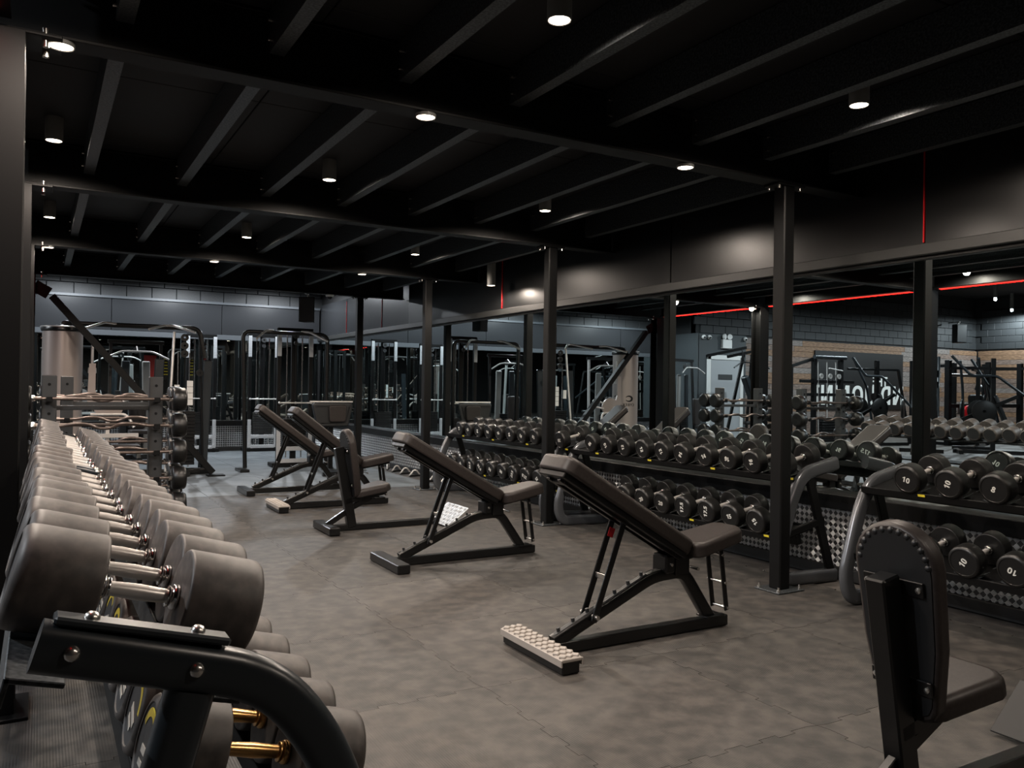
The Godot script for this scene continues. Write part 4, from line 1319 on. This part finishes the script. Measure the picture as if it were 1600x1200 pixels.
	var cam := PackedVector2Array()
	for i in 20: cam.append(Vector2(0.17 * cos(PI * i / 19), 0.17 * sin(PI * i / 19)))
	cam.append_array(PackedVector2Array([Vector2(-0.2, 0.0), Vector2(-0.22, 0.56), Vector2(-0.13, 0.58)]))
	cam = PackedVector2Array()
	for i in 16: cam.append(Vector2(0.2 * cos(PI * 0.72 * i / 15), 0.2 * sin(PI * 0.72 * i / 15)))
	cam.append_array(PackedVector2Array([Vector2(-0.16, 0.25), Vector2(-0.16, 0.62), Vector2(-0.24, 0.62), Vector2(-0.26, 0.1), Vector2(-0.1, -0.14), Vector2(0.14, -0.12)]))
	b.prism(cam, Transform3D(Basis(), Vector3(0.56, 0.98, 0.25)), 0.03)
	obj("cam_plate", b, M.drum, o)
	b = MB.new()
	b.pipe(bend([Vector3(0.34, 0.9, 0.34), Vector3(0.8, 0.9, 0.34), Vector3(0.88, 0.72, 0.42)], 0.09, 5), 0.02, 10)
	b.pipe(bend([Vector3(0.74, 1.08, 0.3), Vector3(0.98, 1.15, 0.3), Vector3(1.0, 1.02, 0.3), Vector3(0.74, 0.98, 0.3)], 0.04, 4), 0.016, 8)
	obj("press_arm", b, M.satin_chrome, o)
	b = MB.new()
	b.beam(Vector3(0.4, 0.6, 0.3), Vector3(0.95, 0.6, 0.3), 0.05, 0.06)
	b.beam(Vector3(0.56, 0.05, 0.25), Vector3(0.56, 0.95, 0.25), 0.05, 0.05, Vector3.BACK)
	obj("seat_beam", b, M.satin_chrome, o)
	b = MB.new()
	b.cushion(pad_outline(0.36, 0.26, 0.3, 0.06), Transform3D(Basis(Vector3(1, 0, 0), Vector3(0, 0, -1), Vector3(0, 1, 0)), Vector3(0.6, 0.42, 0.4)), 0.06, 0.025)
	obj("seat", b, M.vinyl, o)
	# second arch, over the near tower
	var a := thing("pull_up_arch", "second overhead pull-up arch, joined to the cable tower below the loudspeaker", "gym machine", Vector3(2.7, 0, -13.0))
	b = MB.new()
	b.tube(bend([Vector3(0.06, 0.05, 0), Vector3(0.0, 2.16, 0), Vector3(1.33, 2.16, 0), Vector3(1.33, 0.05, 0)], 0.12, 6), rsec(0.06, 0.06, 0.02, 3), Vector3.BACK)
	obj("arch", b, M.black_gloss, a)
	b = MB.new()
	b.pipe(bend([Vector3(0.14, 2.04, 0.3), Vector3(0.34, 2.19, 0.05), Vector3(0.46, 2.19, 0.0)], 0.05, 3), 0.017, 8)
	b.pipe(bend([Vector3(1.24, 2.04, 0.3), Vector3(1.02, 2.19, 0.05), Vector3(0.9, 2.19, 0.0)], 0.05, 3), 0.017, 8)
	obj("pull_up_grip", b, M.satin_chrome, a)
	b = MB.new()
	for x in [0.02, 1.33]: b.box(Vector3(x, 0.02, 0), Vector3(0.14, 0.04, 0.4), Basis(), 0.005)
	obj("foot", b, M.black_gloss, a)
	# seat with the wide dark pad
	var s := thing("padded_machine", "dark seated machine with a wide padded back, near the mirror beyond the incline benches", "gym machine", Vector3(3.93, 0, -12.4))
	b = MB.new()
	b.cushion(pad_outline(0.38, 0.52, 0.64, 0.05), Transform3D(Basis(Vector3.UP, Vector3(1, 0, 0), Vector3(0, 0, 1)), Vector3(0, 0.7, 0)), 0.08, 0.03)
	obj("back_pad", b, M.vinyl_back, s)
	b = MB.new()
	b.cushion(pad_outline(0.26, 0.26, 0.28, 0.04), Transform3D(Basis(Vector3.UP, Vector3(1, 0, 0), Vector3(0, 0, 1)), Vector3(0.06, 0.78, 0.085)), 0.05, 0.02)
	obj("head_pad", b, M.vinyl, s)
	b = MB.new()
	b.cushion(pad_outline(0.4, 0.36, 0.36, 0.05), Transform3D(Basis(Vector3(0, 0, 1), Vector3(1, 0, 0), Vector3(0, 1, 0)), Vector3(0, 0.44, 0.05)), 0.08, 0.03)
	obj("seat", b, M.vinyl_back, s)
	b = MB.new()
	b.beam(Vector3(0, 0.03, -0.05), Vector3(0, 1.05, -0.05), 0.07, 0.07, Vector3.BACK)
	b.beam(Vector3(0, 0.4, -0.05), Vector3(0, 0.4, 0.45), 0.06, 0.06)
	b.beam(Vector3(0, 0.03, -0.4), Vector3(0, 0.03, 0.6), 0.07, 0.06)
	b.beam(Vector3(-0.3, 0.03, 0.55), Vector3(0.3, 0.03, 0.55), 0.07, 0.06)
	b.beam(Vector3(0, 0.4, 0.4), Vector3(0, 0.05, 0.55), 0.06, 0.06)
	obj("frame", b, M.black_gloss, s)
	b = MB.new()
	b.cyl(Vector3(-0.34, 1.09, -0.02), Vector3(0.34, 1.09, -0.02), 0.016, 10)
	obj("top_bar", b, M.satin_chrome, s)

# ---------------------------------------------------------------- machines out in the left hall, seen in the mirror
func far_room() -> void:
	var b: MB
	for k in 3:
		var o3 := thing("stack_machine", "grey shrouded weight stack machine behind the drum station, %s from the mirror wall" % nth(k), "gym machine", Vector3([1.45, -0.9, -2.7][k], 0, [-15.7, -15.2, -14.6][k]), [0.0, 0.25, -0.3][k], "grey shrouded stack machines")
		for q in [-1.0, 1.0]:
			b = MB.new()
			b.beam(Vector3(q * 0.2, 0.06, 0), Vector3(q * 0.16, 1.72, 0), 0.13, 0.05, Vector3.BACK, 0.014)
			obj("side_shroud", b, M.can_grey if q > 0 else M.frame_grey, o3)
			b = MB.new()
			b.beam(Vector3(q * 0.42, 0.0, 0.1), Vector3(q * 0.4, 2.05, 0), 0.05, 0.05, Vector3.BACK)
			obj("post", b, M.satin_chrome if k == 1 else M.black_gloss, o3)
		b = MB.new()
		b.beam(Vector3(-0.45, 2.05, 0), Vector3(0.45, 2.05, 0), 0.06, 0.06)
		b.beam(Vector3(-0.45, 0.04, 0), Vector3(0.45, 0.04, 0), 0.08, 0.08)
		b.beam(Vector3(0, 0.04, -0.3), Vector3(0, 0.04, 0.9), 0.08, 0.08)
		b.beam(Vector3(0, 0.04, 0.7), Vector3(0, 0.5, 0.55), 0.07, 0.07)
		obj("frame", b, M.black_gloss, o3)
		for w in 12:
			b = MB.new()
			b.box(Vector3(0, 0.2 + w * 0.05, 0.0), Vector3(0.26, 0.046, 0.1), Basis(), 0.003)
			obj("weight_plate", b, M.black_gloss, o3)
		b = MB.new()
		pulley(b, Vector3(0, 1.9, 0.06), 0.06)
		obj("pulley", b, M.dark_grey, o3)
		b = MB.new()
		b.pipe(bend([Vector3(-0.5, 1.75, 0.3), Vector3(-0.25, 1.88, 0.25), Vector3(0.25, 1.88, 0.25), Vector3(0.5, 1.75, 0.3)], 0.08, 4), 0.016, 8)
		b.pipe([Vector3(0, 1.88, 0.25), Vector3(0, 1.97, 0.1)], 0.01, 6)
		obj("lat_bar", b, M.satin_chrome, o3)
		b = MB.new()
		b.cushion(pad_outline(0.62, 0.26, 0.3, 0.05), Transform3D(Basis(Vector3.UP, Vector3(1, 0, 0), Vector3(0, 0, 1)), Vector3(0, 0.55, 0.35)), 0.07, 0.03)
		b.cushion(pad_outline(0.38, 0.3, 0.3, 0.05), Transform3D(Basis(Vector3(0, 0, 1), Vector3(1, 0, 0), Vector3(0, 1, 0)), Vector3(0, 0.48, 0.4)), 0.07, 0.03)
		obj("seat", b, M.vinyl, o3)
	# lat pulldown in front of the door
	var o := thing("pulldown_machine", "black pulldown machine in front of the pale door, with a drooping lat bar", "gym machine", Vector3(-4.35, 0, -14.6))
	o.scale = Vector3.ONE * 1.14
	b = MB.new()
	for s in [-1.0, 1.0]:
		b.beam(Vector3(s * 0.3 - 0.55, 2.12, 0.1), Vector3(s * 0.3 + 0.4, 1.92, -0.1), 0.05, 0.06)
		b.beam(Vector3(-0.4, 1.98, s * 0.12), Vector3(-0.05, 0.06, s * 0.3), 0.05, 0.06)
	obj("frame", b, M.black_gloss, o)
	b = MB.new()
	b.pipe(bend([Vector3(-0.85, 1.68, 0.2), Vector3(-0.62, 1.8, 0.2), Vector3(-0.02, 1.8, 0.2), Vector3(0.2, 1.68, 0.2)], 0.06, 4), 0.015, 8)
	for x in [-0.55, -0.1]: b.pipe([Vector3(x, 1.8, 0.2), Vector3(x, 2.08, 0.12)], 0.01, 6)
	obj("lat_bar", b, M.black_gloss, o)
	b = MB.new()
	b.beam(Vector3(0.0, 1.5, 0.3), Vector3(-0.5, 0.5, 0.3), 0.16, 0.12, Vector3.RIGHT, 0.02)
	obj("roller_arm", b, M.frame_grey, o)
	b = MB.new()
	b.beam(Vector3(-0.7, 0.04, 0.2), Vector3(0.5, 0.04, 0.2), 0.08, 0.07)
	b.beam(Vector3(-0.05, 0.04, -0.4), Vector3(-0.05, 0.04, 0.5), 0.08, 0.07)
	obj("base", b, M.black_gloss, o)
	b = MB.new()
	b.cushion(pad_outline(0.4, 0.3, 0.3, 0.05), Transform3D(Basis(Vector3(1, 0, 0), Vector3(0, 0, -1), Vector3(0, 1, 0)), Vector3(-0.5, 0.48, 0.3)), 0.07, 0.03)
	obj("seat", b, M.vinyl, o)
	# cable frame with the padded top
	o = thing("cable_machine", "black cable frame with a round padded top bar, left of the lettered board", "gym machine", Vector3(-6.5, 0, -13.6))
	o.scale = Vector3.ONE * 1.08
	b = MB.new()
	for x in [-0.45, 0.45]: b.beam(Vector3(x, 0, 0), Vector3(x, 2.0, 0), 0.1, 0.1, Vector3.BACK, 0.01)
	obj("upright", b, M.black_paint, o)
	b = MB.new()
	b.cyl(Vector3(-0.55, 2.05, 0.05), Vector3(0.5, 2.05, 0.05), 0.05, 14)
	obj("top_pad", b, M.frame_grey, o)
	b = MB.new()
	for y in [0.05, 1.5, 1.2]: b.beam(Vector3(-0.9, y, 0), Vector3(0.9, y, 0), 0.06, 0.07)
	b.beam(Vector3(0.5, 2.0, 0), Vector3(1.3, 1.82, 0.1), 0.06, 0.06)
	b.beam(Vector3(1.3, 1.82, 0.1), Vector3(1.3, 0.05, 0.1), 0.06, 0.06, Vector3.BACK)
	b.beam(Vector3(0, 0.03, -0.3), Vector3(0, 0.03, 0.6), 0.08, 0.06)
	obj("cross_member", b, M.black_paint, o)
	b = MB.new()
	for x in [-0.3, 0.0, 0.3]:
		b.cyl(Vector3(x, 0.2, 0.02), Vector3(x + 0.05, 1.95, 0.02), 0.012, 8)
		pulley(b, Vector3(x, 1.62, 0.08), 0.06)
	b.pipe([Vector3(-0.4, 1.75, 0.1), Vector3(0.1, 1.8, 0.12)], 0.014, 8)
	obj("guide_rod", b, M.satin_chrome, o)
	for k in 9:
		b = MB.new()
		b.box(Vector3(0, 0.15 + k * 0.06, 0), Vector3(0.5, 0.055, 0.14), Basis(), 0.004)
		obj("weight_plate", b, M.black_gloss, o)
	# lever row machine
	for m in 4:
		o = thing("lever_machine", ["black plate-loaded lever machine in front of the lettered board", "black plate-loaded press with raised arms beside the squat rack", "black plate-loaded machine nearest the second barbell rack, in the left hall", "black plate-loaded machine before the squat rack, nearest the camera side"][m], "gym machine", Vector3([-8.4, -10.2, -6.6, -8.6][m], 0, [-13.5, -12.0, -11.2, -10.6][m]), [0.2, -0.4, 2.6, 0.9][m], "plate-loaded lever machines")
		o.scale = Vector3.ONE * 1.15
		b = MB.new()
		b.pipe(bend([Vector3(-0.75, 0.9, 0.1), Vector3(0.05, 1.55, 0.1), Vector3(0.5, 1.55, 0.1), Vector3(0.85, 1.95, 0.1)], 0.08, 4), 0.028, 10)
		b.pipe(bend([Vector3(-0.1, 0.3, -0.3), Vector3(0.1, 1.3, -0.3), Vector3(0.45, 1.9, -0.3)], 0.1, 4), 0.028, 10)
		obj("lever_arm", b, M.frame_grey, o)
		b = MB.new()
		b.beam(Vector3(0.1, 0.0, 0), Vector3(0.1, 1.9, 0), 0.08, 0.08, Vector3.BACK)
		b.beam(Vector3(-0.5, 1.7, 0), Vector3(0.9, 1.7, 0), 0.05, 0.05)
		b.beam(Vector3(-0.5, 1.7, 0), Vector3(-0.75, 0.04, 0.1), 0.05, 0.05, Vector3.RIGHT)
		b.beam(Vector3(-0.8, 0.04, 0), Vector3(0.8, 0.04, 0), 0.08, 0.07)
		b.beam(Vector3(0.7, 0.04, -0.4), Vector3(0.7, 0.04, 0.4), 0.08, 0.07)
		b.beam(Vector3(0.8, 0.6, 0.1), Vector3(-0.3, 1.15, 0.1), 0.07, 0.07)
		obj("frame", b, M.black_gloss, o)
		b = MB.new()
		b.cushion(pad_outline(0.6, 0.28, 0.3, 0.06), Transform3D(Basis(Vector3(0.35, 0.94, 0).normalized(), Vector3(0, 0, 1), Vector3(0.94, -0.35, 0).normalized() * -1.0), Vector3(-0.1, 0.6, -0.05)), 0.07, 0.03)
		obj("back_pad", b, M.vinyl_back, o)
		b = MB.new()
		b.cushion(pad_outline(0.4, 0.3, 0.3, 0.05), Transform3D(Basis(Vector3(1, 0, 0), Vector3(0, 0, -1), Vector3(0, 1, 0)), Vector3(-0.55, 0.45, 0)), 0.07, 0.03)
		obj("seat", b, M.vinyl_back, o)
		for s in [-1.0, 1.0]:
			b = MB.new()
			b.lathe([Vector2(0.03, 0), Vector2(0.19, 0), Vector2(0.22, 0.01), Vector2(0.22, 0.035), Vector2(0.19, 0.045), Vector2(0.03, 0.045)], Transform3D(Basis(Vector3.RIGHT, PI / 2), Vector3(0.3, 0.85, 0.3 * s)), 28)
			obj("weight_disc", b, M.rubber_new, o)
		b = MB.new()
		for s in [0.0, 0.5]: b.box(Vector3(-0.1 + s, 0.5, 0.25), Vector3(0.16, 0.03, 0.03), Basis(), 0.004)
		obj("red_stop", b, M.red_paint, o)
	# squat rack in the corner
	o = thing("squat_rack", "black squat rack of drilled uprights in the timber clad corner", "rack", Vector3(-12.2, 0, -13.6))
	for x in [-1.55, 0.0, 1.85]:
		for z in [-0.3, 0.7]:
			b = MB.new()
			b.beam(Vector3(x, 0, z), Vector3(x, 2.25, z), 0.13, 0.13, Vector3.BACK, 0.006)
			obj("upright", b, M.black_paint, o)
			b = MB.new()
			for k in 12: b.cyl(Vector3(x, 0.5 + k * 0.14, z + 0.061), Vector3(x, 0.5 + k * 0.14, z + 0.063), 0.016, 8)
			obj("hole_ring", b, M.bolt, o)
	b = MB.new()
	for y in [0.05, 1.05]: b.beam(Vector3(-1.6, y, 0.7), Vector3(1.9, y, 0.7), 0.08, 0.1)
	for x in [-1.55, 0.0, 1.85]:
		for y in [0.05, 2.1]: b.beam(Vector3(x, y, -0.3), Vector3(x, y, 0.7), 0.08, 0.08)
	obj("cross_member", b, M.black_paint, o)
	b = MB.new()
	b.cyl(Vector3(0.0, 1.86, 0.7), Vector3(1.85, 1.86, 0.7), 0.045, 12)
	b.cyl(Vector3(1.3, 0.84, 0.6), Vector3(1.3, 0.84, 1.02), 0.023, 10)
	b.beam(Vector3(1.3, 0.84, 0.66), Vector3(1.3, 1.0, 0.66), 0.05, 0.05, Vector3.BACK)
	obj("pull_up_bar", b, M.bar_steel, o)
	b = MB.new()
	b.cushion(pad_outline(0.5, 0.28, 0.28, 0.05), Transform3D(Basis(Vector3(1, 0, 0), Vector3(0, 0.3, -1).normalized(), Vector3(0, 1, 0.3).normalized()), Vector3(-0.7, 1.45, 0.3)), 0.16, 0.05)
	obj("roller_pad", b, M.vinyl_back, o)
	var pl := thing("weight_plate", "round red bumper plate hung on the front of the squat rack", "weight plate", Vector3(-10.9, 0.84, -12.72))
	b = MB.new()
	b.lathe([Vector2(0.025, 0), Vector2(0.05, 0), Vector2(0.06, 0.012), Vector2(0.14, 0.012), Vector2(0.15, 0), Vector2(0.215, 0), Vector2(0.225, 0.01), Vector2(0.225, 0.055), Vector2(0.215, 0.065), Vector2(0.025, 0.065)], Transform3D(Basis(Vector3.RIGHT, PI / 2), Vector3.ZERO), 32)
	obj("disc", b, M.red_paint, pl)
	# lettered board
	var sg := thing("letter_board", "big black board with white block letters on the timber wall", "sign", Vector3(-11.1, 0.85, -16.13))
	b = MB.new()
	b.box(Vector3(0, 0.86, 0), Vector3(4.05, 1.72, 0.04), Basis(), 0.004)
	obj("board", b, M.cap_black, sg)
	lettering("ND UOMNI", 0.6, M.white_print, sg, Transform3D(Basis(), Vector3(0.0, 0.42, 0.022)), "lettering")
	lettering("THE", 0.3, M.white_print, sg, Transform3D(Basis(), Vector3(-0.9, 0.85, 0.022)), "lettering")
	# wall fittings above the door
	o = thing("emergency_light", "white twin-head emergency light above the pale door", "emergency light", Vector3(-5.52, 2.6, -16.09))
	o.scale = Vector3.ONE * 1.3
	b = MB.new()
	b.box(Vector3(0, 0, 0.03), Vector3(0.26, 0.18, 0.07), Basis(), 0.01)
	obj("battery_box", b, M.white_plastic, o)
	for s in [-1.0, 1.0]:
		b = MB.new()
		b.lathe([Vector2(0, 0), Vector2(0.05, 0), Vector2(0.06, 0.03), Vector2(0.055, 0.05), Vector2(0, 0.045)], Transform3D(Basis(Vector3.RIGHT, PI / 2) * Basis(Vector3.BACK, s * 0.4), Vector3(s * 0.08, 0.15, 0.02)), 16)
		obj("lamp_head", b, M.white_plastic, o)
	for k in 3:
		var cx: float = [-4.72, -4.92, -6.22][k]
		o = thing("security_camera", "%s white ball camera at the top edge of the grey partition, from the mirror side" % nth(k), "camera", Vector3(cx, 2.76, -16.1), 0, "white ball cameras on the partition")
		b = MB.new()
		b.ball(Vector3(0, 0, 0.04), 0.06, 14)
		obj("ball", b, M.white_plastic, o)
		b = MB.new()
		b.cyl(Vector3(0.01, -0.01, 0.07), Vector3(0.02, -0.015, 0.104), 0.025, 12)
		obj("lens", b, M.cap_black, o)

# ---------------------------------------------------------------- loudspeakers, camera and attachments
func small_things() -> void:
	var b: MB
	for k in 2:
		var o := thing("loudspeaker", ["black loudspeaker hung from the last girder near the far right corner", "black loudspeaker on the timber wall beside the corner, seen in the mirror"][k], "loudspeaker", [Vector3(3.64, 2.53, -12.78), Vector3(-15.2, 3.3, -15.6)][k], [-0.5, 0.3][k], "black loudspeakers")
		o.scale = Vector3.ONE * [0.72, 1.1][k]
		b = MB.new()
		b.prism(PackedVector2Array([Vector2(-0.17, -0.13), Vector2(0.17, -0.13), Vector2(0.11, 0.13), Vector2(-0.11, 0.13)]), Transform3D(Basis(Vector3(1, 0, 0), Vector3(0, 0, -1), Vector3(0, 1, 0)) , Vector3(0, -0.27, 0)), 0.54)
		obj("cabinet", b, M.black_paint, o)
		b = MB.new()
		b.box(Vector3(0, 0, 0.135), Vector3(0.31, 0.5, 0.012), Basis(), 0.004)
		obj("grille", b, M.dark_grey, o)
		b = MB.new()
		b.beam(Vector3(0, 0.27, 0), Vector3(0.0, 0.36, -0.0), 0.04, 0.02, Vector3.BACK)
		b.beam(Vector3(0, 0.34, 0.05), Vector3(0.0, 0.34, -0.4 if k else 0.3), 0.04, 0.03)
		obj("bracket", b, M.bolt, o)
	var d := thing("dome_camera", "white dome camera under the last girder beside the corner loudspeaker", "camera", Vector3(3.9, 2.758, -12.5))
	b = MB.new()
	b.lathe([Vector2(0.05, -0.03), Vector2(0.06, -0.025), Vector2(0.065, 0), Vector2(0, 0)], Transform3D(), 20)
	obj("housing", b, M.white_plastic, d)
	b = MB.new()
	b.ball(Vector3(0, -0.028, 0), 0.045, 16)
	obj("dome", b, M.black_gloss, d)
	var po := thing("poster", "red and black poster on the dark wall opposite the far mirror", "poster", Vector3(4.3, 1.45, 3.58))
	b = MB.new()
	b.box(Vector3(0, 0.55, 0), Vector3(1.3, 1.1, 0.02), Basis(), 0.002)
	obj("board", b, M.cap_black, po)
	b = MB.new()
	b.box(Vector3(-0.3, 0.55, -0.012), Vector3(0.6, 1.0, 0.006))
	obj("red_field", b, M.red_paint, po)
	b = MB.new()
	for k in 6: b.box(Vector3(0.32, 0.9 - k * 0.13, -0.012), Vector3(0.4 - 0.05 * (k % 3), 0.045, 0.006))
	obj("yellow_line", b, M.yellow_print, po)
	# grips and bars left along the skirting
	for k in 7:
		var z := -10.2 - k * 0.36
		var o := thing("rowing_attachment", "chrome cable handle on the floor along the tread plate, %s from camera" % nth(k), "cable handle", Vector3(4.86, 0.0, z), rng.randf_range(-0.6, 0.6), "cable handles along the skirting")
		b = MB.new()
		b.pipe(bend([Vector3(-0.08, 0.02, 0.06), Vector3(-0.02, 0.1, 0), Vector3(0.02, 0.1, 0), Vector3(0.08, 0.02, -0.06)], 0.03, 3), 0.012, 8)
		obj("yoke", b, M.satin_chrome, o)
		b = MB.new()
		b.cyl(Vector3(-0.08, 0.02, 0.06), Vector3(0.08, 0.02, -0.06), 0.018, 10)
		obj("grip", b, M.black_gloss, o)
